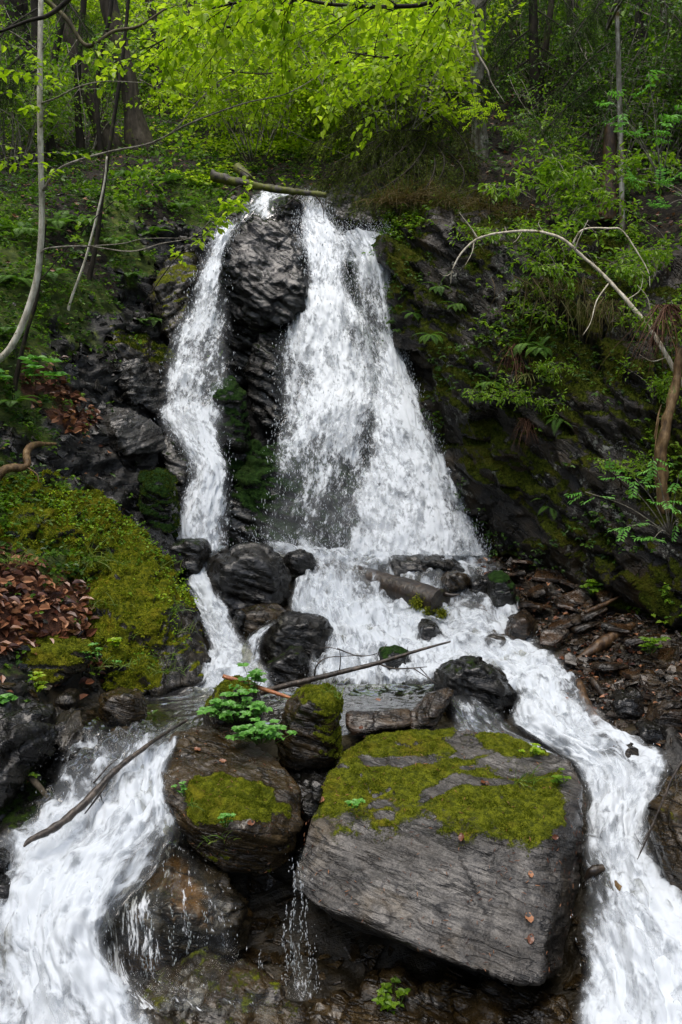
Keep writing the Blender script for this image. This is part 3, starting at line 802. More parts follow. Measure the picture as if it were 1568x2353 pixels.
# --- rocks under the water of the lower left
rock('ochre_streaked_rock', 'ochre streaked rock under a thin veil of falling water',
     [PP([(230,1990,5.15),(330,1930,5.4),(430,1940,5.35),(520,2000,5.15),(560,2080,4.95),(540,2140,4.85),(440,2100,4.75),(330,2090,4.75),(240,2110,4.75),(260,2230,4.75),(420,2230,4.8),(540,2200,4.95),(250,2150,5.3),(560,2150,5.5)])],
     mat_rock('ochre_rock', (.006, .0055, .004), (.024, .018, .009), (.05, .036, .016), BED_R, (.1, .35), (.2, .09, .015), .3, bed_scale=8), .015, ledge=.03, lump=.06, lumpf=2.2)
rock('lower_wet_rock', 'brown wet rock at the bottom edge under splashing water',
     [PP([(300,2330,4.4),(370,2230,4.65),(480,2190,4.75),(600,2240,4.6),(700,2330,4.35),(700,2450,4.15),(500,2480,4.0),(320,2450,4.1),(480,2300,4.35),(500,2300,5.0)])], M_BROWN, .016, ledge=.03, lump=.06, moss=mup(.6, 1., .4))
rock('shaded_bottom_rock', 'dark stony rubble in the shade below the huge boulder',
     [PP([(720,2330,4.6),(850,2250,4.75),(1050,2300,4.65),(1300,2290,4.6),(1350,2420,4.3),(1000,2450,4.2),(750,2450,4.2),(900,2350,5.2),(1200,2350,5.2)])], M_BROWN, .02, ledge=.05, lump=.08, lumpf=3)
rock('gap_stones', 'wet broken stones wedged between the two mossy boulders',
     [PP([(640,1790,6.0),(690,1755,6.15),(760,1750,6.2),(765,1800,5.95),(740,1880,5.6),(690,1890,5.5),(680,1850,5.6),(660,1850,6.3),(760,1850,6.3)]),
      blob([(700,1840),(730,1820),(745,1850),(735,1890),(700,1890)], 5.45, .1)], M_WET, .014, ledge=.04, lf=10, lump=.05, lumpf=3.5)

# --- the falls' own rocks
rock('domed_fall_rock', 'glistening black dome of rock between the two falls',
     [PP([(515,560,11.35),(530,520,11.55),(585,498,11.75),(650,505,11.7),(690,540,11.6),(705,600,11.4),(712,670,11.25),(700,715,10.98),(650,745,10.95),(590,700,10.95),(545,625,11.05),(522,620,11.2),(515,740,11.35),(700,660,10.98),(520,700,12.3),(700,700,12.3)]),
      PP([(515,640,11.3),(600,680,11.2),(640,740,11.3),(600,860,11.5),(530,900,11.5),(515,760,11.4),(530,700,12.4),(640,800,12.4)])],
     M_DOME, .02, bed=(.45, -.15, .85), ledge=.02, lf=6, lump=.08, lumpf=1.5, blk=.05, bf=2.2, moss=mup(.85, 1.15, .5))
rock('overhung_brown_rock', 'dark brown rock bulging in the recess under the black dome',
     [PP([(575,800,11.1),(620,755,11.2),(665,760,11.2),(690,840,11.1),(690,960,10.95),(640,1010,10.95),(585,950,11.1),(570,860,11.15),(630,860,10.9),(600,900,12.),(690,900,12.)])],
     M_WET, .024, bed=(.4, -.3, .8), ledge=.04, lump=.07, moss=mup(.3, .9, .5))
rock('green_splash_rock', 'dark green rounded rock splashed by the narrow left fall',
     [blob([(470,930),(490,885),(530,872),(560,900),(570,960),(565,1010),(500,1010)], 10.65, .25, .2)], M_GREENWET, .022, lump=.06, moss=mup(-.3, .4, .8))
rock('moss_mound_rock', 'dark green mossy mound behind the falling spray at the foot of the falls',
     [PP([(525,1180,10.1),(530,1100,10.3),(570,1060,10.5),(640,1010,10.65),(720,1030,10.6),(800,1080,10.5),(840,1180,10.35),(840,1260,10.2),(530,1260,10.05),(640,1130,10.25),(740,1150,10.25),(620,1200,11),(800,1200,11)]),
      PP([(470,1000,10.5),(530,1000,10.6),(600,1020,10.75),(600,1100,10.6),(530,1100,10.4),(480,1060,10.4),(560,1040,11.2)])],
     M_GREENWET, .024, ledge=.05, lf=5, lump=.09, moss=lambda v, n: sstep(-.25, .25, fbm(v * 2, 3) + .25 * n[:, 2] + .1))
rock('fall_face_rock', 'dark green rock face showing through the main fall',
     [PP([(700,560,11.85),(760,540,11.9),(830,560,11.85),(880,700,11.7),(930,880,11.4),(900,960,11.1),(820,900,11.05),(700,880,11.2),(670,760,11.4),(690,620,11.65),(780,700,11.4),(800,900,12.2),(800,600,12.5)])],
     M_GREENWET, .03, ledge=.06, lf=4, lump=.1, moss=lambda v, n: sstep(-.2, .3, fbm(v * 2, 3)))
rock('lip_rock', 'dark rock at the lip of the falls under the fallen log',
     [blob([(640,475),(660,455),(695,458),(700,490),(690,510),(650,505)], 12.0, .25, .2)], M_WET, .02, lump=.05, moss=mup(.5, .9, .6))
rock('dark_lip_boulder', 'black boulder right of the lip of the falls',
     [PP([(750,470,12.3),(790,455,12.2),(860,470,12.0),(890,510,11.8),(885,545,11.7),(820,545,11.8),(775,530,11.9),(755,500,12.),(830,500,11.5),(800,520,12.8)])], M_WET, .022, ledge=.04, lump=.06, moss=mup(.6, 1., .5))

# --- the rock wall on the right
def moss_wall(v, n):
    a = sstep(-.2, .25, fbm(v * np.array([1.1, 1.1, .8]), 4) + .4 * (n[:, 2] - .1)) * sstep(-.45, -.1, n[:, 2])
    return a * .85


rock('rock_wall', 'dark overhanging rock wall with moss and ferns right of the waterfall',
     [PP([(888,470,11.6),(893,560,11.15),(898,660,11.05),(905,760,10.95),(918,800,10.95),(958,930,10.85),(1010,1060,10.55),(1060,1160,10.3),(1108,1262,9.95),(1170,1275,9.75),
          (905,620,10.75),(970,790,10.25),(1110,960,9.7),(1150,1110,9.4),(1230,1240,9.25),(1290,1320,9.0),
          (1020,520,10.6),(1150,560,10.1),(1300,600,9.7),(1450,660,9.3),(1600,720,8.9),(1850,800,8.4),
          (1300,1000,9.05),(1450,1100,8.5),(1568,1200,8.1),(1850,1300,7.3),(1350,1370,8.75),(1450,1420,8.4),(1568,1480,8.0),(1850,1600,7.2),
          (950,455,12.0),(1100,470,11.6),(1300,520,11.0),(1568,600,10.4),(1850,650,9.8),(900,600,12.6),(1850,1400,11),(1200,1280,11.5)]),
      PP([(1000,640,10.5),(1090,620,10.1),(1140,720,9.85),(1180,830,9.6),(1130,900,9.65),(1040,800,10.0),(960,720,10.45),(1100,760,9.78),(1100,760,11)]),
      PP([(1180,860,9.65),(1300,840,9.35),(1420,900,8.95),(1500,1000,8.55),(1400,1080,8.65),(1280,1030,9.05),(1200,960,9.4),(1330,940,8.95),(1400,950,10.5)])],
     M_CLIFF, .027, bed=BED_C, ledge=.025, lf=4, lump=.2, lumpf=.8, fine=.014, smooth=3, blk=.15, bf=1.1, moss=moss_wall, cat='rock wall')

# --- left bank
def moss_out(v, n):
    return sstep(-.15, .35, n[:, 2] + .35 * fbm(v * 2.5, 3) - .75 * sstep(P(345,1,8.0)[0], P(400,1,8.0)[0], v[:, 0] + .1 * fbm(v * 4, 2)))


rock('mossy_outcrop', 'large moss covered outcrop on the left bank beside the cascade',
     [PP([(165,1250,8.3),(200,1200,8.7),(260,1180,8.9),(330,1215,8.75),(400,1330,8.45),(425,1370,8.35),(470,1480,7.75),(480,1520,7.5),(460,1570,7.2),(330,1595,7.0),(240,1590,6.95),
          (215,1480,7.15),(200,1380,7.5),(340,1260,8.3),(390,1400,7.7),(400,1490,7.4),(330,1400,7.45),(270,1330,7.8),(250,1560,7.9),(440,1500,8.5),(250,1250,9.3)]),
      PP([(-200,1160,7.5),(0,1110,8.0),(130,1090,8.6),(230,1130,8.9),(270,1200,8.6),(270,1290,8.1),(180,1330,7.6),(60,1330,7.3),(-200,1340,6.6),(60,1200,7.6),(150,1300,9)])],
     M_OUTCROP, .02, bed=(.85, -.35, .4), ledge=.035, lf=7, lump=.11, lumpf=1.5, mossl=.09, moss=moss_out, cat='outcrop')
rock('undercut_moss_block', 'mossy block with a dark hollow beneath it at the left edge of the pool',
     [PP([(15,1480,6.85),(50,1448,7.05),(130,1450,7.1),(200,1470,7.0),(220,1500,6.85),(190,1545,6.75),(110,1575,6.5),(50,1590,6.35),(20,1550,6.5),(60,1500,6.55),(130,1500,7.5),(60,1500,7.5)])],
     M_MOSSY, .015, ledge=.02, lump=.04, lumpf=2.4, moss=mup(.05, .55, .95))
rock('tilted_slate_plate', 'grey slate plate tilting out of the debris slope on the left',
     [PP([(220,985,9.7),(240,935,9.95),(300,940,9.95),(370,985,9.9),(385,1035,9.75),(350,1030,9.6),(300,1050,9.45),(260,1040,9.45),(270,1000,9.4),(330,1000,10.2),(280,1050,9.9)])],
     M_PLATE, .015, bed=(-.25, -.2, .9), ledge=.02, lf=10, lump=.03, blk=.02, bf=3)
rock('wet_slate_face', 'glistening wet slate face above the tilted plate on the left slope',
     [PP([(260,800,10.6),(320,775,10.85),(390,850,10.9),(395,930,10.6),(370,960,10.35),(300,920,10.15),(265,870,10.25),(310,860,10.2),(330,860,11.2)])],
     M_PLATE, .018, bed=(-.25, -.2, .9), ledge=.03, lf=8, lump=.06, blk=.05)
rock('mossy_ramp_rock', 'mossy ramp of rock slanting down towards the narrow left fall',
     [PP([(195,760,10.6),(215,710,10.9),(270,730,11.0),(340,790,11.1),(400,830,11.0),(405,870,10.8),(330,860,10.5),(250,830,10.35),(200,800,10.4),(280,790,10.4),(300,790,11.6)])],
     M_MOSSY, .02, bed=(.4, -.3, .85), ledge=.04, lf=7, lump=.06, moss=mup(.3, .9, .8))
rock('upper_shaded_rock', 'shaded dark rock in the left bank beside the top of the narrow fall',
     [PP([(380,640,11.6),(400,600,11.8),(440,590,11.8),(450,640,11.5),(420,740,11.1),(395,800,11.0),(360,740,11.2),(340,680,11.4),(370,660,11.2),(400,700,12.2)])],
     M_MOSSY, .022, bed=(-.3, -.5, .8), ledge=.05, lf=6, lump=.07, moss=mup(.2, .8, .7))
rock('hollow_side_rock', 'dark rock beside the foot of the narrow left fall',
     [PP([(375,990,10.35),(400,970,10.4),(430,1030,10.15),(450,1080,10.0),(420,1110,9.85),(380,1080,9.9),(370,1030,10.1),(400,1040,10.8)])], M_WET, .02, lump=.05, moss=mup(.5, .95, .6))
rock('dark_moss_hump', 'dark green moss hump beside the foaming foot of the narrow left fall',
     [blob([(315,1150),(330,1095),(365,1078),(395,1100),(405,1160),(395,1220),(350,1210)], 9.5, .25, .2)], M_GREENWET, .018, lump=.05, moss=mup(-.3, .3, .95))
rock('fall_base_rocks', 'dark rocks lining the left foot of the falls above the outcrop',
     [PP([(300,1180,9.2),(350,1210,9.3),(395,1235,9.4),(400,1290,9.1),(420,1320,8.9),(380,1300,8.8),(330,1230,8.9),(340,1250,9.6)])], M_WET, .018, bed=(.8, -.3, .3), ledge=.04, lump=.05)
# ------------------------------------------------------------------ water
DROPSEEDS = []


def sheet(name, rows, nt, nu, mat, amp=.03, fu=9., fv=2.5, seed=0, layers=1, gap=.05, pert=.0, soft_edge=.12, bulge=0., wobble=.34):
    """rows: list of ([(vx,vy,d), ...k], foam or [k foams]); flow runs down the rows"""
    k = len(rows[0][0])
    cp = np.array([[P(*q) if len(q) == 3 else PZ(q[0], q[1], q[3]) for q in r[0]] for r in rows])          # (r,k,3)
    if mat is M_FALL:       # falling water frays at its sides: let the sheet run out a little wider
        w_ = cp[:, -1] - cp[:, 0]
        cp[:, 0] -= w_ * .07; cp[:, -1] += w_ * .07
        soft_edge = .22
    fo = np.array([[r[1]] * k if np.isscalar(r[1]) else list(r[1]) for r in rows], float)
    a = np.stack([catmull(cp[:, j], nt) for j in range(k)], 1)      # nt,k,3
    f = np.stack([catmull(fo[:, j:j + 1], nt)[:, 0] for j in range(k)], 1)
    g = np.stack([catmull(a[i], nu) for i in range(nt)], 0)         # nt,nu,3
    ff = np.stack([catmull(f[i][:, None], nu)[:, 0] for i in range(nt)], 0)
    mid = g[:, nu // 2]
    vlen = np.concatenate([[0], np.cumsum(np.linalg.norm(np.diff(mid, axis=0), axis=1))])
    wid = np.linalg.norm(np.diff(g, axis=1), axis=2).sum(1)
    t = np.linspace(0, 1, nu)
    wmean = wid.mean()
    # lateral coordinate in metres, blended so that spreading water keeps its texture size
    uu = (t[None, :] - .5) * (wmean * .5 + wid[:, None] * .5)
    vv = np.repeat(vlen[:, None], nu, 1)
    faces = grid_faces(nt, nu)
    pts = g.reshape(-1, 3)
    nrm = normals_of(pts, faces)
    if (nrm @ np.array([0, -1, .6])).mean() < 0: nrm = -nrm
    edge = np.minimum(t, 1 - t)[None, :] * wid[:, None]
    e1 = sstep(0, soft_edge, edge)
    V, F, FOAM, FILM, UV = [], [], [], [], []
    for L in range(layers):
        sd = seed + L * 31.7
        q = np.stack([uu.ravel() * fu, vv.ravel() * fv, np.full(uu.size, sd)], 1)
        d = amp * (fbm(q, 3) * 1.6 + .5 * fbm(q * np.array([3, 2.4, 1]), 2)) + L * gap
        d = d + bulge * np.sin(np.pi * np.repeat(t[None, :], nt, 0)).ravel()
        p = pts + nrm * d[:, None]
        V.append(p); F.append(faces + L * len(pts))
        wob = fbm(np.stack([uu.ravel() * 4.2, vv.ravel() * 1.5, np.full(uu.size, sd + 5)], 1), 3)
        fm = ff.ravel() * (.55 + .45 * e1.ravel()) - (1 - e1.ravel()) * .22 + wob * wobble - L * .15
        FOAM.append(np.clip(fm - (.03 if mat is M_STREAM else 0), 0, 1.15)); FILM.append(e1.ravel() if L == 0 else np.zeros(uu.size))
        UV.append(np.stack([uu.ravel() + L * 3.1 + seed, vv.ravel() + L * 1.7 + seed * .37], 1))
    o = mesh_np(name, np.concatenate(V), np.concatenate(F), mat, True, {'foam': np.concatenate(FOAM), 'film': np.concatenate(FILM)}, np.concatenate(UV))
    tag(o, kind='structure')
    DROPSEEDS.append((pts, nrm, ff.ravel(), e1.ravel()))
    return o, pts, nrm, ff.ravel(), e1.ravel()


def z(vx, vy, zz): return (vx, vy, None, zz)


# main fall, left strand and the broken veil below it
A = sheet('waterfall', [
    ([(700,452,12.1),(722,450,12.1),(745,455,12.1)], .95),
    ([(682,508,11.75),(725,505,11.7),(768,520,11.75)], .95),
    ([(692,560,11.5),(750,560,11.42),(815,572,11.5)], [.95, 1.05, .7]),
    ([(700,640,11.3),(755,640,11.2),(800,650,11.3)], [.85, 1.05, .5]),
    ([(675,720,11.1),(765,730,11.0),(845,740,11.1)], [.75, 1.05, .5]),
    ([(645,810,10.95),(765,820,10.86),(868,830,10.95)], [.55, 1, .6]),
    ([(640,880,10.85),(770,885,10.72),(870,900,10.85)], [.4, 1, .8]),
    ([(650,950,10.7),(760,940,10.5),(860,950,10.6)], [.42, 1.05, .55]),
    ([(632,1020,10.45),(745,1030,10.3),(850,1040,10.4)], [.58, .78, .3]),
    ([(628,1120,10.2),(735,1130,10.1),(835,1140,10.15)], [.3, .56, .35]),
    ([(600,1200,10.05),(720,1200,9.98),(820,1210,10.0)], [.26, .45, .4]),
    ([(590,1262,9.95),(720,1272,9.9),(820,1280,9.9)], [.4, .55, .6])], 300, 110, M_FALL, .06, 7, 2.4, 1, layers=2, gap=.06, wobble=.5)
# main fall, right strand
B = sheet('waterfall', [
    ([(765,562,11.55),(835,538,11.45),(897,550,11.25)], [.8, 1.1, 1.1]),
    ([(800,610,11.4),(860,590,11.25),(908,610,11.12)], [.5, 1.05, 1.1]),
    ([(795,680,11.25),(870,670,11.12),(906,680,11.05)], [.32, .78, .95]),
    ([(810,760,11.05),(880,760,10.98),(914,765,10.92)], [.38, .65, .9]),
    ([(845,830,10.92),(895,830,10.82),(932,830,10.82)], [.45, .95, 1]),
    ([(850,900,10.75),(910,900,10.62),(958,905,10.65)], [.7, 1, 1]),
    ([(845,980,10.55),(925,975,10.38),(985,985,10.45)], [.72, 1, .98]),
    ([(835,1060,10.35),(945,1060,10.18),(1025,1070,10.25)], [.78, 1, .85]),
    ([(820,1150,10.12),(955,1150,9.95),(1065,1160,10.05)], [.8, 1, .7]),
    ([(808,1220,9.98),(960,1225,9.8),(1090,1230,9.9)], [.8, .98, .68]),
    ([(795,1275,9.88),(960,1282,9.7),(1108,1275,9.8)], [.9, 1, .8])], 290, 110, M_FALL, .06, 7, 2.2, 9, layers=2, gap=.07, bulge=.05, wobble=.45)
# narrow left fall
Cc = sheet('waterfall', [
    ([(525,525,11.6),(545,512,11.65),(562,506,11.7)], [.6, .5, .1]),
    ([(492,545,11.3),(520,535,11.3),(545,530,11.4)], [.9, .95, .5]),
    ([(460,610,11.1),(495,605,11.05),(522,600,11.1)], [.8, .9, .4]),
    ([(435,690,10.95),(480,690,10.9),(526,690,10.95)], [.8, .82, .45]),
    ([(404,770,10.8),(465,770,10.72),(530,775,10.8)], [.78, .75, .42]),
    ([(384,850,10.65),(455,850,10.55),(536,850,10.68)], [.75, .68, .4]),
    ([(374,920,10.5),(445,920,10.36),(530,910,10.5)], [.72, .7, .45]),
    ([(370,965,10.35),(440,955,10.2),(515,975,10.35)], [.95, .98, .55]),
    ([(412,1025,10.1),(462,1020,9.98),(520,1040,10.1)], [.95, 1, .6]),
    ([(442,1085,9.92),(482,1080,9.8),(530,1080,9.95)], [.85, 1, .7]),
    ([(415,1150,9.78),(470,1145,9.68),(525,1150,9.8)], [.8, 1, .75]),
    ([(400,1210,9.65),(460,1215,9.55),(520,1220,9.7)], [.85, 1, .8]),
    ([(400,1262,9.55),(460,1268,9.48),(520,1262,9.6)], [.9, 1, .8])], 280, 70, M_FALL, .05, 8, 2.4, 21, layers=2, gap=.06, wobble=.45)
# little chute under the log
sheet('waterfall', [
    ([(590,440,12.6),(640,440,12.6),(690,445,12.6)], .7), ([(570,460,12.4),(610,455,12.35),(640,460,12.4)], .85),
    ([(550,490,12.15),(590,490,12.05),(640,495,12.1)], .6), ([(545,515,11.95),(580,510,11.95),(640,510,12.)], .3)], 40, 40, M_FALL, .03, 9, 3, 41, layers=1)

# cascade below the falls
D1 = sheet('cascade', [
    ([(395,1245,9.62),(460,1255,9.55),(530,1250,9.65)], .9),
    ([(420,1285,9.4),(455,1290,9.35),(490,1290,9.4)], [.6, .7, .5]),
    ([(425,1330,9.05),(455,1330,9.0),(492,1335,9.05)], [.8, .95, .8]),
    ([(440,1385,8.7),(480,1385,8.6),(525,1395,8.65)], [.9, 1, .85]),
    ([(462,1440,8.3),(505,1440,8.2),(545,1440,8.3)], [.85, .95, .8]),
    ([(478,1490,7.95),(520,1490,7.85),(580,1495,7.95)], [.85, .9, .75]),
    ([(462,1530,7.6),(530,1535,7.5),(620,1545,7.6)], [1, 1, .9]),
    ([(440,1570,7.25),(530,1580,7.2),(640,1575,7.25)], [.9, .95, .75]),
    ([(420,1590,7.0),(520,1605,6.95),(640,1595,7.05)], [.35, .4, .3])], 190, 60, M_STREAM, .07, 5, 3, 51, layers=2, gap=.045)
D2 = sheet('cascade', [
    ([(560,1250,10.0),(760,1268,9.85),(950,1275,9.8),(1125,1268,9.9)], [.7, .85, 1, .8]),
    ([(640,1275,9.7),(780,1290,9.6),(950,1290,9.55),(1140,1290,9.65)], [.7, .75, .8, .55]),
    ([(690,1310,9.45),(790,1305,9.3),(960,1315,9.2),(1175,1320,9.3)], [.75, .62, .6, .4]),
    ([(672,1350,9.15),(790,1345,9.0),(960,1360,8.95),(1200,1360,8.9)], [.85, .82, .75, .55]),
    ([(662,1395,8.85),(790,1400,8.75),(960,1405,8.65),(1215,1405,8.55)], [.95, .9, .88, .6]),
    ([(690,1430,8.55),(800,1440,8.45),(970,1445,8.35),(1235,1450,8.2)], [.85, 1, .92, .72]),
    ([(735,1480,8.15),(830,1480,8.05),(990,1490,7.95),(1260,1495,7.85)], [.7, .98, .9, .85]),
    ([(700,1530,7.75),(830,1525,7.7),(1000,1530,7.6),(1290,1535,7.45)], [.7, .95, .9, .95]),
    ([(700,1560,7.45),(840,1560,7.4),(1000,1555,7.35),(1250,1570,7.25)], [.6, .9, .9, 1]),
    ([(700,1580,7.25),(840,1585,7.2),(990,1575,7.2),(1190,1600,7.1)], [.1, .25, .35, .9])], 230, 170, M_STREAM, .10, 4, 2.8, 61, layers=2, gap=.05, wobble=.45)
# veil over the dark grainy rock
sheet('cascade', [
    ([(610,1425,8.1),(640,1420,8.05),(670,1415,8.0)], .1), ([(560,1465,7.85),(595,1455,7.8),(620,1450,7.82)], .45),
    ([(540,1510,7.65),(575,1505,7.6),(605,1500,7.65)], .5), ([(520,1560,7.4),(570,1560,7.35),(625,1550,7.4)], .85)], 60, 30, M_STREAM, .025, 9, 2.5, 71)
# the right hand rapid
E1 = sheet('rapid', [
    ([(1050,1500,7.9),(1130,1500,7.8),(1210,1500,7.75),(1285,1510,7.65)], [.8, .9, .85, .6]),
    ([(1140,1545,7.5),(1200,1545,7.4),(1260,1550,7.35),(1320,1560,7.3)], [.9, 1, 1, .7]),
    ([(1180,1600,7.1),(1230,1600,7.0),(1290,1610,6.95),(1360,1620,6.9)], [.95, 1, 1, .7]),
    ([(1170,1660,6.75),(1250,1660,6.62),(1330,1670,6.55),(1420,1680,6.5)], [.9, 1, 1, .8]),
    ([(1240,1710,6.45),(1310,1710,6.3),(1390,1720,6.2),(1500,1725,6.15)], [.9, 1, 1, .95]),
    ([(1310,1765,6.15),(1380,1765,6.0),(1450,1765,5.92),(1545,1750,5.95)], [.85, 1, 1, .95]),
    ([(1335,1820,5.85),(1395,1820,5.72),(1450,1820,5.68),(1525,1815,5.7)], [.8, .98, 1, .95]),
    ([(1335,1890,5.55),(1390,1890,5.42),(1440,1890,5.4),(1502,1895,5.42)], [.7, .9, 1, .95]),
    ([(1328,1960,5.25),(1385,1960,5.15),(1440,1960,5.12),(1500,1975,5.12)], [.6, .78, .95, 1]),
    ([(1325,2030,5.0),(1400,2030,4.9),(1470,2030,4.85),(1545,2045,4.85)], [.45, .7, .95, 1]),
    ([(1322,2100,4.78),(1410,2090,4.68),(1500,2090,4.62),(1620,2100,4.6)], [.4, .72, 1, 1]),
    ([(1330,2180,4.55),(1430,2170,4.45),(1540,2170,4.4),(1700,2170,4.38)], [.5, .85, 1, 1]),
    ([(1340,2270,4.35),(1450,2260,4.25),(1570,2260,4.2),(1760,2250,4.2)], [.7, .95, 1, 1]),
    ([(1320,2360,4.15),(1450,2360,4.05),(1600,2360,4.0),(1800,2350,4.0)], [.85, 1, 1, 1]),
    ([(1300,2520,3.85),(1450,2520,3.75),(1620,2520,3.7),(1850,2500,3.7)], .95)], 420, 130, M_STREAM, .10, 4, 2.4, 81, layers=2, gap=.04, wobble=.42)
# outlet of the pool beside the tawny slab
sheet('rapid', [
    ([(1010,1590,6.95),(1060,1590,6.95),(1110,1600,7.0)], .25), ([(1020,1615,6.7),(1075,1612,6.65),(1140,1620,6.7)], .5),
    ([(1030,1655,6.45),(1095,1655,6.4),(1180,1660,6.5)], .62), ([(1050,1690,6.3),(1130,1690,6.2),(1230,1700,6.3)], .7),
    ([(1150,1710,6.2),(1210,1720,6.1),(1290,1740,6.1)], .85)], 90, 50, M_STREAM, .03, 8, 2.4, 91)
# the pool
sheet('pool', [
    ([(330,1572,7.2),(480,1580,7.15),(640,1580,7.15),(840,1572,7.2),(1090,1572,7.2)], [.05, .5, .2, .2, .3]),
    ([z(230,1590,1.42), z(440,1600,1.42), z(640,1605,1.42), z(850,1600,1.42), z(1060,1600,1.42)], [.0, .42, .15, .1, .1]),
    ([z(160,1618,1.42), z(330,1622,1.42), z(560,1630,1.42), z(820,1630,1.42), z(1030,1630,1.42)], [.0, .22, .12, .05, .05]),
    ([z(150,1650,1.42), z(300,1655,1.42), z(520,1660,1.42), z(800,1655,1.42), z(1000,1660,1.42)], .05),
    ([z(170,1685,1.40), z(290,1690,1.40), z(470,1700,1.41), z(760,1690,1.42), z(980,1700,1.42)], .05)], 120, 220, M_POOL, .012, 5, 5, 101)
# left torrent
F1 = sheet('torrent', [
    ([(165,1665,6.15),(270,1660,6.22),(370,1660,6.26),(470,1655,6.3)], [.25, .22, .22, .2]),
    ([(140,1705,5.9),(255,1698,5.9),(350,1690,5.94),(440,1680,6.05)], [.42, .4, .42, .38]),
    ([(105,1765,5.66),(230,1748,5.6),(330,1735,5.62),(414,1722,5.72)], [.45, .52, .78, .66]),
    ([(80,1830,5.42),(210,1815,5.36),(310,1800,5.36),(392,1790,5.42)], [.5, .66, .95, .78]),
    ([(35,1890,5.22),(180,1880,5.15),(310,1868,5.12),(408,1860,5.16)], [.6, .95, 1, .66]),
    ([(0,1930,5.1),(140,1940,4.98),(290,1935,4.94),(430,1925,4.98)], [.7, 1, .9, .4]),
    ([(-30,1990,4.92),(100,2000,4.8),(230,2000,4.75),(395,1992,4.8)], [.75, 1, .92, .36]),
    ([(-40,2060,4.72),(70,2060,4.6),(180,2065,4.54),(310,2070,4.58)], [.65, .95, 1, .42]),
    ([(-60,2150,4.48),(50,2150,4.38),(150,2150,4.35),(262,2158,4.38)], [.65, .95, 1, .6]),
    ([(-80,2250,4.28),(60,2250,4.2),(175,2245,4.17),(298,2240,4.22)], [.7, .95, 1, .85]),
    ([(-100,2360,4.05),(60,2360,3.98),(200,2350,3.98),(350,2330,4.08)], [.8, .95, 1, .75]),
    ([(-120,2520,3.7),(60,2520,3.65),(220,2500,3.65),(420,2480,3.75)], .9)], 360, 150, M_STREAM, .10, 4, 2.4, 111, layers=2, gap=.04, wobble=.45)
# thin veil over the ochre rock
sheet('torrent', [
    ([(300,1900,5.3),(380,1915,5.3),(450,1930,5.3)], [.5, .4, .2]), ([(260,1980,5.0),(370,1985,5.0),(480,1990,5.05)], [.62, .5, .38]),
    ([(225,2070,4.72),(350,2070,4.66),(540,2070,4.83)], [.6, .48, .4]), ([(235,2150,4.6),(350,2150,4.58),(560,2150,4.75)], [.6, .46, .4]),
    ([(250,2240,4.45),(360,2240,4.48),(600,2240,4.55)], [.7, .36, .3]), ([(300,2320,4.2),(440,2320,4.25),(680,2330,4.25)], [.8, .4, .2])], 140, 80, M_VEIL, .025, 11, 2.6, 121)
# trickle between the boulders
sheet('trickle', [
    ([(680,1950,5.0),(695,1945,5.0),(715,1945,5.05)], .25), ([(665,2020,4.85),(685,2020,4.82),(705,2020,4.85)], .35),
    ([(655,2110,4.78),(680,2110,4.75),(705,2110,4.78)], .42), ([(650,2210,4.7),(682,2210,4.68),(720,2210,4.7)], .4),
    ([(640,2300,4.55),(685,2300,4.5),(740,2300,4.55)], .5)], 100, 24, M_VEIL, .02, 14, 2.5, 131)

# ------------------------------------------------------------------ plant building blocks
def unit(v):
    v = np.asarray(v, float)
    return v / np.maximum(np.linalg.norm(v, axis=-1, keepdims=True), 1e-9)


class Tubes:
    def __init__(s): s.v, s.f, s.n = [], [], 0

    def add(s, pts, radii, sides=6, n=None, rough=0.0, seed=0, cap=True):
        pts = np.asarray(pts, float)
        r = np.asarray(radii, float) if np.ndim(radii) else np.full(len(pts), float(radii))
        if n is None: n = max(2, (len(pts) - 1) * 4 + 1)
        q = catmull(np.concatenate([pts, np.interp(np.linspace(0, 1, len(pts)), np.linspace(0, 1, len(r)), r)[:, None]], 1), n)
        p, r = q[:, :3], np.maximum(q[:, 3], .0004)
        t = unit(np.gradient(p, axis=0))
        a = unit(np.cross(t, np.array([.31, .13, .94]) if abs(t[0, 2]) < .9 else np.array([.9, .3, .1])))
        b = np.cross(t, a)
        th = np.linspace(0, 2 * np.pi, sides, endpoint=False)
        ring = a[:, None, :] * np.cos(th)[None, :, None] + b[:, None, :] * np.sin(th)[None, :, None]
        rr = np.repeat(r[:, None], sides, 1)
        v = p[:, None, :] + ring * rr[..., None]
        if rough:
            w = v.reshape(-1, 3)
            dn = fbm(w * (1.1 / max(r.mean(), .01)) * .35 + seed, 3).reshape(n, sides)
            v = p[:, None, :] + ring * (rr * (1 + rough * dn * 2))[..., None]
        i = np.arange(n * sides).reshape(n, sides)
        j = np.roll(i, -1, 1)
        f = np.stack([i[:-1], j[:-1], j[1:], i[1:]], -1).reshape(-1, 4) + s.n
        s.v.append(v.reshape(-1, 3)); s.f.append(f); s.n += n * sides
        if cap:
            s.v.append(p[[0, -1]])
            c0, c1 = s.n, s.n + 1
            base = s.n - n * sides
            f0 = np.stack([np.full(sides, c0), base + j[0], base + i[0], base + i[0]], -1)
            f1 = np.stack([np.full(sides, c1), base + i[-1], base + j[-1], base + j[-1]], -1)
            s.t = getattr(s, 't', []) + [f0[:, :3], f1[:, :3]]
            s.n += 2

    def build(s, name, mat, parent=None, origin=None):
        if not s.v: return None
        return mesh_np(name, np.concatenate(s.v), [np.concatenate(s.f)] + ([np.concatenate(s.t)] if getattr(s, 't', None) else []), mat, True, None, None, parent, origin)


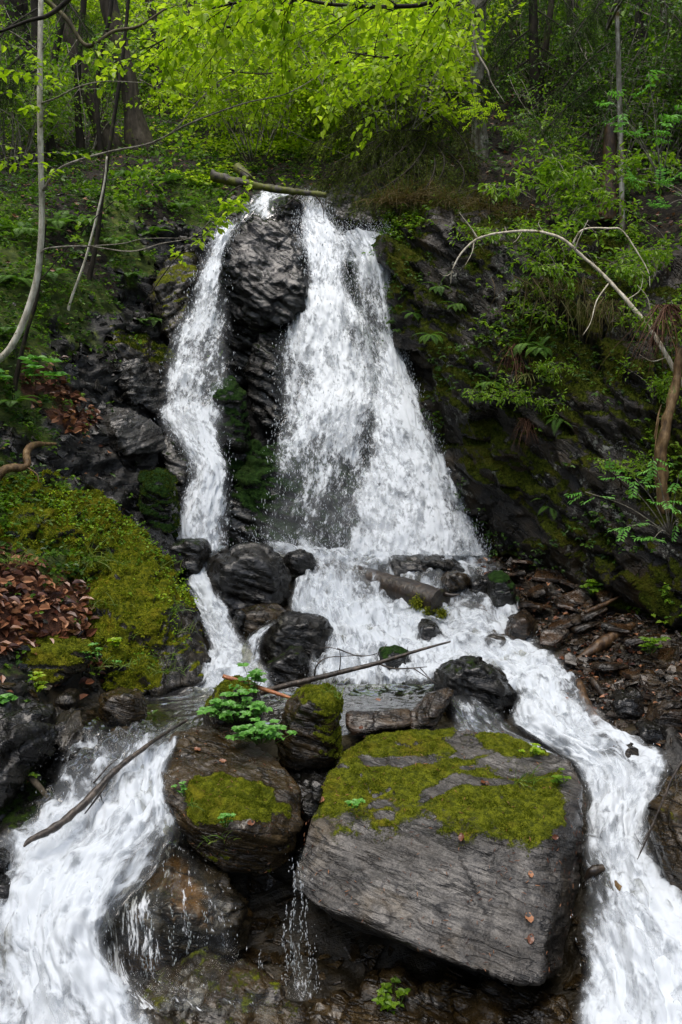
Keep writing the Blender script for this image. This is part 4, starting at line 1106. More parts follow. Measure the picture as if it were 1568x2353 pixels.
class Leaves:
    """many small folded leaves: base point, direction, face normal, length, width"""

    def __init__(s): s.b, s.d, s.n, s.l, s.w, s.r = [], [], [], [], [], []

    def add(s, b, d, n, l, w, r):
        m = len(b)
        s.b.append(np.asarray(b, float)); s.d.append(np.asarray(d, float)); s.n.append(np.asarray(n, float))
        s.l.append(np.broadcast_to(l, m)); s.w.append(np.broadcast_to(w, m)); s.r.append(np.broadcast_to(r, m))

    def count(s): return sum(len(x) for x in s.b)

    def build(s, name, mat, parent=None, origin=None, fold=.22, curl=.18, simple=False):
        if not s.b: return None
        b, d, n = np.concatenate(s.b), unit(np.concatenate(s.d)), np.concatenate(s.n)
        l, w, r = np.concatenate(s.l)[:, None], np.concatenate(s.w)[:, None], np.concatenate(s.r)
        sx = unit(np.cross(d, n)); n = np.cross(sx, d)
        m = len(b)
        if simple:      # 4-point leaf
            V = np.stack([b, b + d * l * .45 + sx * w * .5, b + d * l - n * l * curl, b + d * l * .45 - sx * w * .5], 1).reshape(-1, 3)
            F = np.arange(m * 4).reshape(m, 4)
            return mesh_np(name, V, F, mat, False, {'rnd': np.repeat(r, 4)}, None, parent, origin)
        k = fold * w
        V = np.stack([b, b + d * l * .33 + sx * w * .47 + n * k, b + d * l * .7 + sx * w * .38 + n * (k - curl * .4 * l),
                      b + d * l - n * l * curl,
                      b + d * l * .7 - sx * w * .38 + n * (k - curl * .4 * l), b + d * l * .33 - sx * w * .47 + n * k], 1).reshape(-1, 3)
        i = np.arange(m)[:, None] * 6
        F = np.concatenate([i + np.array([0, 1, 2, 3]), i + np.array([0, 3, 4, 5])])
        return mesh_np(name, V, F, mat, False, {'rnd': np.repeat(r, 6)}, None, parent, origin)


def rdir(m, up=0.0, spread=1.0):
    v = RNG.normal(size=(m, 3)) * spread
    v[:, 2] += up
    return unit(v)


def twig_leaves(L, pts, step=.05, size=.06, wr=.6, droop=.25, spread=.8, tone=(.2, .8), alt=True, start=.15, tipcount=1):
    """leaves set alternately along a twig polyline"""
    p = catmull(pts, max(4, len(pts) * 4))
    seg = np.linalg.norm(np.diff(p, axis=0), axis=1)
    s = np.concatenate([[0], np.cumsum(seg)])
    if s[-1] < 1e-6: return
    q = np.arange(s[-1] * start, s[-1], step)
    if not len(q): q = np.array([s[-1]])
    pos = np.stack([np.interp(q, s, p[:, k]) for k in range(3)], 1)
    tan = unit(np.stack([np.interp(q, s, np.gradient(p[:, k])) for k in range(3)], 1))
    m = len(pos)
    side = unit(np.cross(tan, [0, 0, 1]) + 1e-6)
    sg = np.where(np.arange(m) % 2 == 0, 1, -1)[:, None]
    d = tan * .5 + side * sg * spread + RNG.normal(size=(m, 3)) * .3 + np.array([0, 0, -droop])
    n = np.array([0, 0, 1.]) + RNG.normal(size=(m, 3)) * .38
    sz = size * RNG.uniform(.6, 1.15, m)
    L.add(pos, d, n, sz, sz * wr, RNG.uniform(*tone, m))
    if tipcount:
        e = np.repeat(p[-1:], tipcount, 0)
        dd = tan[-1] + RNG.normal(size=(tipcount, 3)) * .4
        L.add(e, dd, np.array([[0, 0, 1.]]).repeat(tipcount, 0) + RNG.normal(size=(tipcount, 3)) * .3, size, size * wr, RNG.uniform(*tone, tipcount))


def rowan_leaves(L, pos, d, length=.14, pairs=5, size=.05, tone=(.2, .8), wr=.36):
    """pinnate leaves: one stalk with paired leaflets"""
    pos = np.asarray(pos, float)
    d = unit(d)
    m = len(pos)
    side = unit(np.cross(d, [0, 0, 1]) + 1e-6)
    up = np.cross(side, d)
    tn = RNG.uniform(*tone, m)
    for k in range(pairs):
        f = .25 + .75 * k / (pairs - 1)
        bp = pos + d * length * f + np.array([0, 0, -.12 * length * f * f])
        for s_ in (1, -1):
            L.add(bp, d * .45 + side * s_ + np.array([0, 0, -.18]) + RNG.normal(size=(m, 3)) * .12, up + RNG.normal(size=(m, 3)) * .2, size * (1.1 - .35 * abs(f - .55)), size * wr, np.clip(tn + RNG.normal(size=m) * .08, 0, 1))
    L.add(pos + d * length, d, up, size, size * wr, tn)


def walk(base, d, length, n=6, bend=.18, grav=0.0, up=0.0):
    p = [np.asarray(base, float)]
    d = unit(np.asarray(d, float))
    for i in range(n):
        d = unit(d + RNG.normal(size=3) * bend + np.array([0, 0, up - grav]))
        p.append(p[-1] + d * length / n)
    return np.array(p)


def copy_tree(src, loc, rotz=0, sc=1.0, label=None, group=None):
    r = src.copy(); COL.objects.link(r)
    r.location = loc; r.rotation_euler = (0, 0, rotz); r.scale = (sc, sc, sc)
    if label: r['label'] = label
    if group: r['group'] = group
    for ch in src.children:
        c2 = ch.copy(); COL.objects.link(c2); c2.parent = r
    return r


def inherit(parent_first, *rest): pass


# ------------------------------------------------------------------ shrubs (prototypes at the origin, then copies)
def make_shrub(name, label, cat, group, h, stems, spread, leafmat, size, step, barkmat=None, wr=.6, tone=(.1, .9), kind='leaf', loc=(0, 0, 0), twigs=5, grav=.0, lean=(0, 0, 0), simple=False, stemr=.012, droop=.25):
    root = empty(name, (0, 0, 0))
    T, L = Tubes(), Leaves()
    for i in range(stems):
        a = RNG.uniform(0, 2 * np.pi)
        d = unit(np.array([math.cos(a) * spread, math.sin(a) * spread, 1.0]) + np.array(lean))
        hh = h * RNG.uniform(.65, 1.1)
        st = walk(np.array([math.cos(a), math.sin(a), 0]) * .05 * h, d, hh, 6, .14, grav)
        T.add(st, [stemr * (.6 + hh / h * .4), stemr * .35], 5, 13)
        for j in range(twigs):
            f = RNG.uniform(.3, 1.0)
            k = min(5, int(f * 6))
            b = st[k] + (st[k + 1] - st[k]) * (f * 6 - k if f < 1 else 1)
            tw = walk(b, unit(unit(st[k + 1] - st[k]) * .5 + rdir(1)[0] * np.array([1, 1, .5])), h * RNG.uniform(.16, .36), 4, .2, grav + .05)
            T.add(tw, [stemr * .35, stemr * .15], 4, 6, cap=False)
            if kind == 'leaf':
                twig_leaves(L, tw, step, size, wr, tone=tone, droop=droop)
                for q in range(2):
                    t2 = walk(tw[2], unit((tw[3] - tw[2]) + rdir(1)[0] * .12 * 1), h * .14, 3, .2, grav)
                    twig_leaves(L, t2, step, size, wr, tone=tone, droop=droop)
            else:
                m = max(3, int(h * .3 / step))
                ix = RNG.uniform(.2, 1, m)
                pp = catmull(tw, 20)[(ix * 19).astype(int)]
                rowan_leaves(L, pp, rdir(m) * np.array([1, 1, .4]) + unit(tw[-1] - tw[0]) * .6, size * 2.8, 5, size, tone, wr)
    T.build('stems', barkmat or M_TWIG, root, np.zeros(3))
    L.build('foliage', leafmat, root, np.zeros(3), simple=simple)
    root.location = loc
    tag(root, label, cat, group)
    return root


def scatter(protos, spots, group_labels=None):
    """first spots take the prototypes themselves, the rest are copies"""
    used = 0
    for i, (p, rz, sc, k) in enumerate(spots):
        pr = protos[k % len(protos)]
        if not pr.get('_placed'):
            pr['_placed'] = 1
            pr.location = p; pr.rotation_euler = (0, 0, rz); pr.scale = (sc,) * 3
        else:
            c2 = copy_tree(pr, p, rz, sc)
    for pr in protos:
        if '_placed' in pr: del pr['_placed']


def spots_on(rects, n, smin, smax, kinds):
    out = []
    for (x0, y0, x1, y1), m in zip(rects, n):
        for i in range(m):
            sx_, sy_ = random.uniform(x0, x1), random.uniform(y0, y1)
            if abs(sx_ - 1100) < 150 and sy_ > 320 or abs(sx_ - 1100) < 70 and sy_ > 200: continue
            g = on_ground(sx_, sy_)
            if g is None: continue
            out.append((g - np.array([0, 0, .05]), random.uniform(0, 6.28), random.uniform(smin, smax), random.randrange(kinds)))
    return out
# ------------------------------------------------------------------ trees
def crown(h0, h1, r, nb, leafmat, size, step, T, base, twn=5, grav=.02, tone=(.1, .9), L=None, simple=True, barkr=.02):
    for i in range(nb):
        f = RNG.uniform(0, 1)
        a = RNG.uniform(0, 6.28)
        z0 = h0 + (h1 - h0) * f
        rr = r * math.sin(math.pi * (.2 + .75 * f)) * RNG.uniform(.6, 1.1)
        br = walk(base + np.array([0, 0, z0]), [math.cos(a), math.sin(a), .35], rr, 5, .16, grav)
        T.add(br, [barkr, barkr * .3], 5, 11, cap=False)
        for j in range(twn):
            k = RNG.integers(1, 5)
            tw = walk(br[k], unit(br[k + 1] - br[k]) + rdir(1)[0] * .8, rr * RNG.uniform(.25, .5), 4, .2, .06)
            T.add(tw, [barkr * .25, barkr * .1], 3, 5, cap=False)
            twig_leaves(L, tw, step, size, .62, tone=tone)


def trunk_tree(label, pts, r0, r1, bark, crown_spec=None, flare=1.5, name='tree', group=None, rough=.12, sides=12, cat='tree', twigs=None):
    """trunk through world points (base first), optional crown above"""
    pts = np.asarray(pts, float)
    root = empty(name, pts[0])
    T = Tubes()
    n = len(pts)
    rr = np.linspace(r0, r1, n); rr[0] *= flare
    dn = pts[0] + (pts[0] - pts[1]) * .15 - np.array([0, 0, .15])
    T.add(np.concatenate([[dn], pts]), np.concatenate([[rr[0] * 1.15], rr]), sides, max(16, n * 7), rough, seed=len(label))
    T.build('trunk', bark, root)
    if crown_spec or twigs:
        B, L = Tubes(), Leaves()
        if crown_spec:
            h0, h1, r, nb, lm, size, step = crown_spec
            crown(h0, h1, r, nb, lm, size, step, B, pts[-1] - np.array([0, 0, pts[-1][2] - pts[0][2]]), L=L)
        for tw in (twigs or []):
            (tp, tr, leafy) = tw
            B.add(tp, [tr, tr * .3], 5, len(tp) * 5)
            if leafy: twig_leaves(L, tp, leafy[0], leafy[1], .6, tone=leafy[2])
        B.build('branches', M_TWIG if bark is M_BARK_PALE else bark, root)
        if L.b: L.build('crown', crown_spec[4] if crown_spec else M_LEAF_BRIGHT, root)
    tag(root, label, cat, group)
    return root


def gspot(vx, vy, dz=0.0):
    g = on_ground(vx, vy)
    return g + np.array([0, 0, dz])


def upto(base, pix, dscale=0.0):
    """trunk points above base that pass over the given tracing positions at the base's distance"""
    d = base[1]
    return np.array([base] + [P(x, y, d + dscale * i) for i, (x, y) in enumerate(pix, 1)])


# pale sapling at the left
b = P(-30, 850, 8.5)
sap = [b] + [P(*q) for q in [(20,805,8.5),(55,738,8.5),(84,645,8.5),(94,560,8.45),(97,480,8.45),(95,400,8.4),(92,250,8.4),(93,100,8.4),(95,-30,8.4),(97,-250,8.4)]]
tw = []


def tpx(*q): return PP(q)


tw.append((tpx((99,438,8.4),(128,395,8.35),(170,372,8.3),(255,348,8.25),(350,328,8.2),(440,282,8.1),(560,238,8.0),(660,215,7.9),(740,170,7.9)), .013, None))
tw.append((tpx((350,328,8.2),(400,300,8.1),(450,240,8.0),(500,190,8.0),(560,150,7.9),(620,60,7.9)), .007, None))
tw.append((tpx((92,582,8.45),(115,570,8.4),(200,566,8.35),(300,578,8.3),(370,560,8.2),(440,545,8.15),(490,500,8.1)), .010, None))
tw.append((tpx((200,566,8.35),(280,560,8.2),(340,548,8.1),(480,548,8.0)), .006, None))
tw.append((tpx((93,238,8.4),(130,225,8.3),(180,200,8.2),(240,187,8.1),(330,190,8.0)), .010, None))
tw.append((tpx((92,120,8.4),(50,88,8.3),(10,65,8.25),(-30,50,8.2)), .009, None))
tw.append((tpx((90,350,8.4),(60,300,8.3),(20,262,8.2),(-20,240,8.2)), .007, None))
tw.append((tpx((97,115,8.4),(120,75,8.3),(150,20,8.2),(180,-40,8.1)), .006, None))
for (x0, y0), (x1, y1), dd in [((-20,165),(75,178),8.2),((-20,180),(140,185),8.0),((-10,110),(60,118),8.1),((0,215),(60,235),8.2),((0,370),(190,355),8.1),((10,380),(130,390),8.0),((-20,345),(30,340),8.2),((60,250),(110,262),8.3),((80,140),(150,175),8.1)]:
    if abs(x0 - 93) < abs(x1 - 93): x0, y0, x1, y1 = x1, y1, x0, y0
    a_, b_ = P(x0, y0, dd), P(x1, y1, dd - .1)
    tw.append((np.array([P(93, y1 + 25, 8.4), b_, (a_ + b_) / 2 + np.array([0, 0, .04]), a_]), .003, (.055, .085, (.2, .7))))
trunk_tree('slender pale barked sapling curving up along the left edge of the picture', sap, .034, .022, M_BARK_PALE, None, 1.2, twigs=tw, name='sapling', rough=.05, cat='sapling')

# bigger trunks on the left
trunk_tree('thick grey brown trunk on the left bank top with moss at its foot', upto(gspot(322, 340), [(306, 250), (290, 170), (262, 60), (240, -60), (215, -300)]), .17, .13, M_BARK_GREY, None, 1.5)
trunk_tree('dark leaning trunk just left of the thick grey brown one', upto(gspot(250, 335), [(232, 285), (196, 190), (160, 80), (135, -10), (100, -250)]), .15, .11, M_BARK_GREY, None, 1.5)
trunk_tree('thin black stem left of the leaning trunk', upto(gspot(186, 345), [(178, 230), (181, 130), (188, 60), (196, -40), (200, -200)]), .055, .045, M_BARK_DARK, None, 1.3)
trunk_tree('thin black double bending stem between the leaning trunk and the thick one', upto(gspot(232, 360), [(226, 280), (222, 200), (236, 110), (255, 20), (262, -80)]), .035, .03, M_BARK_DARK, None, 1.3)
trunk_tree('broad dark trunk at the far left behind the pale sapling', upto(gspot(58, 300), [(52, 200), (45, 100), (36, -20), (30, -200)]), .22, .18, M_BARK_DARK, None, 1.4)
trunk_tree('grey stem left of the broad dark trunk in the left corner', upto(gspot(118, 350), [(112, 250), (128, 120), (150, 0), (165, -150)]), .06, .05, M_BARK_DARK, None, 1.3)
trunk_tree('grey mottled trunk half hidden by leaves above the centre of the falls', upto(gspot(818, 285), [(806, 225), (790, 140), (778, 70), (770, -40), (760, -250)]), .15, .11, M_BARK_LICHEN, None, 1.4)
trunk_tree('lichen spotted trunk on the slope above the rock wall', upto(gspot(1102, 338), [(1100, 260), (1097, 160), (1100, 70), (1102, -30), (1104, -260)], .02), .105, .10, M_BARK_LICHEN, (3.0, 7.0, 2.6, 14, M_LEAF_BRIGHT, .09, .12), 1.25)
trunk_tree('thin pale mottled stem near the right edge rising behind the rowan leaves', upto(gspot(1434, 600), [(1430, 500), (1428, 380), (1424, 230), (1420, 90), (1416, -40), (1410, -300)]), .034, .026, M_BARK_LICHEN, (2.5, 6, 1.8, 10, M_LEAF_MID, .09, .13), 1.2)
trunk_tree('thin stem in the upper right corner with pale patches', upto(gspot(1546, 330), [(1540, 230), (1533, 120), (1522, 0), (1510, -160)]), .04, .035, M_BARK_LICHEN, (3, 7, 2.2, 14, M_LEAF_DARK, .1, .14), 1.2)
trunk_tree('rusty brown broken trunk in the shade right of centre of the wooded slope', upto(gspot(1398, 470), [(1400, 400), (1402, 330), (1404, 285)]), .09, .075, M_BANKLOG, None, 1.3, name='tree_stump', cat='stump')
for lab, base, pix, r in [('slim dark leaning stem on the left bank in front of the thick trunk', (205, 640), [(222, 560), (238, 430), (258, 300), (276, 180), (290, 60), (300, -60)], .028),
                          ('slim pale brown stem curving up from the left slope', (160, 700), [(195, 600), (222, 500), (240, 420), (246, 360)], .014),
                          ('slim olive stem beside the sapling foot on the left slope', (36, 880), [(60, 770), (84, 690), (95, 600), (106, 505)], .022)]:
    trunk_tree(lab, upto(gspot(*base), pix), r, r * .7, M_BARK_PALE if 'pale' in lab else M_BARK_DARK, None, 1.2, name='stem', cat='young tree', rough=.05)

# trees up the slope behind: a few of each kind, each an object of its own
bt = []
for i, (vx, vy, r, bk) in enumerate([(380, 270, .10, 0), (430, 200, .12, 1), (560, 190, .10, 1), (620, 130, .12, 0), (880, 190, .11, 1), (950, 210, .07, 0), (930, 120, .14, 1), (1010, 160, .10, 0),
                                    (1180, 180, .09, 1), (1250, 120, .10, 0), (1330, 160, .08, 1), (700, 60, .14, 0), (820, 40, .12, 1), (480, 60, .13, 0), (1490, 140, .09, 0), (-60, 260, .16, 0), (20, 200, .12, 1), (330, 120, .10, 0), (1230, 260, .05, 1), (1300, 250, .06, 0)]):
    g = on_ground(vx, vy)
    if g is None: continue
    lean = random.uniform(-.5, .5)
    pts = [g] + [g + np.array([lean * t * .35 + .05 * math.sin(t * 2 + i), 0, t * 1.5]) for t in range(1, 7)]
    bt.append(trunk_tree('slim grey trunk among the leaves on the wooded slope behind the falls' if bk else 'slim dark trunk among the leaves on the wooded slope behind the falls', pts, r, r * .7, M_BARK_GREY if bk else M_BARK_DARK,
                         None, 1.3, group='trunks on the slope behind', sides=8))

# overhanging branches with fresh bright leaves across the top


def leafy_branch(label, pts, r, nside, length, size, mat, step=.055, bark=None, tone=(.2, .95), grav=.03, down=-.16, name='leafy_branch', sub=3):
    pts = np.asarray(pts, float)
    root = empty(name, pts[0])
    B, L = Tubes(), Leaves()
    B.add(pts, [r, r * .35], 6, len(pts) * 6, .1)
    p = catmull(pts, 60)
    for i in range(nside):
        k = RNG.integers(6, 59)
        t = unit(p[k + 1 if k < 59 else k] - p[k - 1])
        s = unit(np.cross(t, [0, 0, 1])) * (1 if i % 2 else -1)
        tw = walk(p[k], t * .5 + s * .7 + np.array([0, 0, down]) + rdir(1)[0] * .4, length * RNG.uniform(.5, 1.1), 6, .16, grav)
        B.add(tw, [r * .3, r * .1], 4, 9, cap=False)
        twig_leaves(L, tw, step, size, tone=tone, droop=.12, wr=.72)
        for j in range(sub):
            t2 = walk(tw[RNG.integers(1, 6)], unit(tw[-1] - tw[0]) + rdir(1)[0] * .9, length * .35, 4, .2, grav)
            B.add(t2, [r * .14, r * .07], 3, 5, cap=False)
            twig_leaves(L, t2, step, size, tone=tone, droop=.12, wr=.72)
    B.build('twigs', bark or M_BARK_DARK, root)
    L.build('leaves', mat, root)
    tag(root, label, 'branch')
    return root


leafy_branch('leafy bough with large bright green leaves hanging across the top centre of the picture', tpx((1120,-90,7.6),(1000,0,7.5),(900,15,7.4),(760,10,7.3),(640,-10,7.3),(480,20,7.2)), .022, 30, .75, .088, M_LEAF_BRIGHT, step=.055)
leafy_branch('bright leafy bough reaching down left of the lichen spotted trunk', tpx((1060,-80,9),(1030,40,8.9),(980,90,8.8),(900,130,8.7),(800,120,8.6)), .018, 26, .8, .085, M_LEAF_BRIGHT, step=.055)
leafy_branch('bright leafy bough higher up at the top left of centre', tpx((760,-80,8.6),(640,30,8.5),(540,60,8.4),(430,70,8.3),(340,110,8.2)), .018, 26, .8, .085, M_LEAF_BRIGHT, step=.055)
leafy_branch('bright leafy bough behind the others over the valley above the falls', tpx((980,-40,14),(860,110,14),(740,150,14),(600,170,14),(470,150,14)), .022, 44, 1.3, .085, M_LEAF_BRIGHT, sub=5, step=.06)
leafy_branch('bare mossy bough crossing the thick trunk at the upper left', tpx((60,-40,9.6),(150,40,9.6),(200,105,9.6),(262,72,9.6),(320,60,9.6),(380,20,9.6)), .03, 3, .3, .06, M_LEAF_MID, bark=mat_bark('mossy_bough', (.03,.026,.012), (.075,.062,.03), (.13,.12,.06), .5))
leafy_branch('dark curved bough in the upper left corner in front of the sapling', tpx((200,-40,7.8),(120,30,7.8),(60,50,7.8),(-40,90,7.8)), .024, 3, .25, .06, M_LEAF_MID)
leafy_branch('maple like twig with yellow green leaves reaching towards the lip of the falls', tpx((330,700,9.5),(400,600,9.6),(470,540,9.7),(520,480,9.8),(570,430,9.9)), .007, 12, .28, .075, M_LEAF_BRIGHT, down=.1, grav=.02)
leafy_branch('yellow green twig of the sapling crossing the left bank', tpx((80,660,8.6),(200,520,8.7),(290,440,8.7),(350,400,8.8),(420,345,8.9)), .006, 14, .35, .07, M_LEAF_MID, down=.1, grav=.02)

# dead spruce with a curtain of dry twigs right of the lip


def dry_spruce(label, trunk, r, boughs, bark, mat, hang=.5, dens=90, nl=.05, name='spruce', tone=(0, 1)):
    trunk = np.asarray(trunk, float)
    root = empty(name, trunk[0])
    T = Tubes(); T.add(trunk, [r, r * .5], 9, 30, .1); T.build('trunk', bark, root)
    B, L = Tubes(), Leaves()
    for bp in boughs:
        bp = np.asarray(bp, float)
        B.add(bp, [.014, .005], 5, 16)
        q = catmull(bp, 80)
        for i in range(dens):
            k = RNG.integers(8, 79)
            t = unit(q[min(79, k + 1)] - q[k - 1])
            s = unit(np.cross(t, [0, 0, 1])) * RNG.choice([-1, 1])
            tw = walk(q[k], t * .7 + s * .6 + np.array([0, 0, -.25]), hang * RNG.uniform(.3, 1.1), 5, .16, .16)
            B.add(tw, [.0035, .0012], 3, 6, cap=False)
            c2 = catmull(tw, 16)
            m = int(28 * hang / .5)
            ix = RNG.integers(1, 16, m)
            tt = unit(c2[ix] - c2[ix - 1])
            L.add(c2[ix], tt * .7 + RNG.normal(size=(m, 3)) * .55 + np.array([0, 0, -.25]), rdir(m), nl * RNG.uniform(.5, 1.3, m), nl * .14, RNG.uniform(*tone, m))
    B.build('branches', M_BARK_DARK, root)
    L.build('needles', mat, root, simple=True)
    tag(root, label, 'spruce tree')
    return root


bs = gspot(985, 330)
dry_spruce('half dead spruce with a brown curtain of dry twigs overhanging the lip of the falls', upto(bs, [(985, 200), (990, 60), (995, -150)]), .07,
           [tpx((985,250,bs[1]),(930,290,12.8),(850,330,12.3),(760,380,12.0)), tpx((985,300,bs[1]),(940,330,12.5),(880,380,12.0),(800,420,11.8)), tpx((985,310,bs[1]),(970,350,12.4),(930,400,11.8),(880,440,11.5)),
            tpx((990,320,bs[1]),(1020,360,12.3),(1010,410,11.7),(960,450,11.4)), tpx((985,200,bs[1]),(900,240,13),(820,280,12.7),(720,330,12.6)), tpx((990,320,bs[1]),(1060,380,12.2),(1060,430,11.6),(1030,460,11.3)),
            tpx((985,240,bs[1]),(1030,280,13),(1070,330,12.5),(1080,380,12.2)), tpx((985,150,bs[1]),(920,190,13.4),(860,220,13.1),(800,250,13)), tpx((990,330,bs[1]),(960,370,12.2),(900,420,11.6),(830,455,11.4)), tpx((985,260,bs[1]),(900,310,12.6),(830,370,12.1),(720,420,12.0)), tpx((985,300,bs[1]),(960,300,12.8),(900,300,12.5),(820,310,12.4)), tpx((990,330,bs[1]),(1000,380,12.),(980,430,11.5),(930,470,11.3))],
           M_BARK_DARK, M_DRYTWIG, .7, 80, .055)
dry_spruce('dark green spruce in the upper right corner', upto(gspot(1470, 300), [(1470, 150), (1475, 0), (1480, -400)]), .12,
           [tpx((1470,a,12.6),(1470+dx,a+40,11.8),(1470+dx*2,a+100,11.0),(1470+dx*2.6,a+150,10.6)) for a, dx in [(-60,-60),(-40,50),(20,70),(60,-70),(-120,-40),(140,-80),(150,60)]],
           M_BARK_DARK, M_NEEDLE, .6, 80, .05)
dry_spruce('dark spruce at the left behind the pale sapling with drooping boughs', upto(gspot(90, 330), [(85, 150), (80, 0), (75, -400)]), .10,
           [tpx((85,a,12.6),(85+dx,a+40,12.2),(85+dx*1.8,a+90,11.8),(85+dx*2.4,a+140,11.6)) for a, dx in [(-60,50),(20,-60),(100,-50),(160,-60)]],
           M_BARK_DARK, M_NEEDLE, .6, 70, .05)
dry_spruce('dark spruce on the slope behind the lichen spotted trunk', upto(gspot(1230, 270), [(1228, 150), (1225, 0), (1220, -400)]), .10,
           [tpx((1228,a,14),(1228+dx,a+40,13.5),(1228+dx*1.8,a+90,13.2),(1228+dx*2.4,a+130,13)) for a, dx in [(-60,50),(-30,-40),(20,60),(60,-50),(100,60),(130,-60),(-90,-60)]],
           M_BARK_DARK, M_NEEDLE, .6, 70, .05)

# ------------------------------------------------------------------ shrubs behind and above
pb = [make_shrub('shrub', 'bright green leafy shrub on the sunlit slope behind the falls', 'shrub', 'bright shrubs behind the falls', h, st, .5, M_LEAF_BRIGHT, .085, .065, twigs=9, simple=True, droop=.3) for h, st in ((2.6, 7), (2.2, 8), (3.0, 6))]
scatter(pb, spots_on([(480, 60, 1000, 330), (560, 200, 880, 380), (380, 20, 700, 250), (680, -80, 1060, 120), (250, -60, 520, 200), (900, -150, 1400, 40), (90, -60, 430, 230), (820, 320, 1010, 430)], (26, 14, 14, 14, 20, 14, 30, 6), .75, 1.3, 3))
pd = [make_shrub('shrub', 'dark green leafy shrub in the shaded wood at the sides', 'shrub', 'dark shrubs in the shaded wood', h, st, .55, m, .07, .06, twigs=8, simple=True, droop=.3) for h, st, m in ((1.8, 6, M_LEAF_MID), (1.5, 7, M_LEAF_MID), (2.2, 6, M_LEAF_DARK))]
scatter(pd, spots_on([(-40, 150, 330, 380), (1080, 120, 1560, 440), (1100, -50, 1600, 200), (-40, 0, 300, 200)], (30, 44, 22, 18), .6, 1.15, 3))

# shrubs rooted on top of the rock wall and on its ledges
WALL = [(1130,600,10.0,.55),(1180,560,9.9,.6),(1290,640,9.4,.6),(1200,720,9.4,.55),(1380,620,9.2,.6),(1240,460,10.4,.8),(1320,440,10.2,.8),(1260,480,10.3,.6),(1400,420,10.2,.7),(1240,330,12,.7),
        (1500,640,8.9,.6),(1400,740,9.0,.5),(1500,900,8.4,.45),(1450,1080,8.4,.4),(1540,760,8.3,.5),(1300,520,9.8,.65),(1540,560,9.2,.6),(1150,920,9.3,.45),(1210,930,9.2,.45),(1160,700,9.7,.5),(1230,860,9.2,.4)]
pw = [make_shrub('shrub', 'fresh green leafy shrub', 'shrub', None, 1.0, 7, 1.0, M_LEAF_MID, .10, .08, twigs=6, wr=.45, grav=.10, lean=(-.1, -.55, -.2), stemr=.007, tone=(.3, 1)) for _ in range(4)]
WL = ['fresh green shrub hanging over the face of the rock wall', 'fresh green shrub sprouting along the top edge of the rock wall']
for i, (vx, vy, d, sc) in enumerate(WALL):
    p = P(vx, vy, d)
    src = pw[i % 4]
    if i < 4:
        o = src; o.location = p; o.rotation_euler = (0, 0, random.uniform(-.7, .7)); o.scale = (sc,) * 3
    else: o = copy_tree(src, p, random.uniform(-.7, .7), sc)
    o['label'] = WL[0] if vy > 590 else WL[1]
    o['group'] = 'shrubs of the rock wall'

# rowan sprays on the right


def rowan(label, base, tips, size=.055, r=.006, mat=None, pairs=5, name='rowan', fan=2):
    base = np.asarray(base, float)
    root = empty(name, base)
    B, L = Tubes(), Leaves()
    for tp in tips:
        tp = np.asarray(tp, float)
        mid = (base + tp) / 2 + np.array([0, 0, .06])
        B.add([base, mid, tp], [r, r * .4], 5, 12)
        rowan_leaves(L, np.repeat(tp[None], fan, 0), rdir(fan) * np.array([1, .6, .3]) + np.array([0, -.2, -.05]), size * 2.8, pairs, size, (.3, .9))
        rowan_leaves(L, np.repeat(((tp * .7 + mid * .3))[None], fan, 0), rdir(fan) * np.array([1, .6, .3]), size * 2.6, pairs, size, (.3, .9))
    B.build('stems', M_TWIG, root)
    L.build('leaves', mat or M_PARSLEY, root)
    tag(root, label, 'rowan')
    return root


rowan('pale green rowan sprays in front of the dark hollow at the upper right', P(1520,420,9.0), tpx((1390,210,8.8),(1430,260,8.8),(1520,260,8.7),(1490,165,8.8),(1560,240,8.7),(1500,300,8.7),(1440,300,8.8)))
rowan('rowan sapling with feathery leaves low at the right edge', P(1540,1230,7.6), tpx((1345,1130,7.5),(1400,1080,7.5),(1460,1100,7.4),(1500,1050,7.4),(1560,1090,7.3),(1530,1150,7.3),(1560,1200,7.3),(1440,1210,7.4),(1500,1240,7.3)), .05)
rowan('rowan spray with bluish leaves at the right edge beside the bare branch', P(1600,470,8.4), tpx((1440,410,8.3),(1500,420,8.3),(1550,400,8.2),(1520,480,8.2)), .05)
rowan('light green seedling clump standing on the cliff edge beside the lichen trunk', P(1110,310,11.9), tpx((1085,245,11.7),(1110,230,11.7),(1140,240,11.6),(1130,270,11.6),(1090,270,11.6)), .06, mat=M_LEAF_BRIGHT)
# ------------------------------------------------------------------ unseen trees added round the viewer to block low sky; stream gap stays open
def screen_tree(label, group, h, r, lm):
    root = empty('tree', (0, 0, 0))
    T, B, L = Tubes(), Tubes(), Leaves()
    T.add([(0, 0, -.4), (.1, .05, h * .35), (-.05, .1, h * .7), (0, 0, h)], [.28, .2, .13, .03], 10, 24, .1)
    for i in range(46):
        f = RNG.uniform(0, 1) ** .9
        a = RNG.uniform(0, 6.28)
        rr = r * math.sin(math.pi * (.22 + .74 * f)) * RNG.uniform(.7, 1.1)
        br = walk(np.array([0, 0, 1.2 + (h - 1.5) * f]), [math.cos(a), math.sin(a), .3], rr, 5, .14, .02)
        B.add(br, [.05, .012], 5, 11, cap=False)
        for j in range(5):
            k = RNG.integers(1, 5)
            tw = walk(br[k], unit(br[k + 1] - br[k]) + rdir(1)[0] * .9, rr * RNG.uniform(.25, .5), 4, .2, .05)
            B.add(tw, [.012, .004], 3, 5, cap=False)
            twig_leaves(L, tw, .09, .22, .66)
    T.build('trunk', M_BARK_GREY, root, np.zeros(3)); B.build('branches', M_BARK_DARK, root, np.zeros(3)); L.build('crown', lm, root, np.zeros(3), simple=True)
    tag(root, label, 'tree', group)
    return root


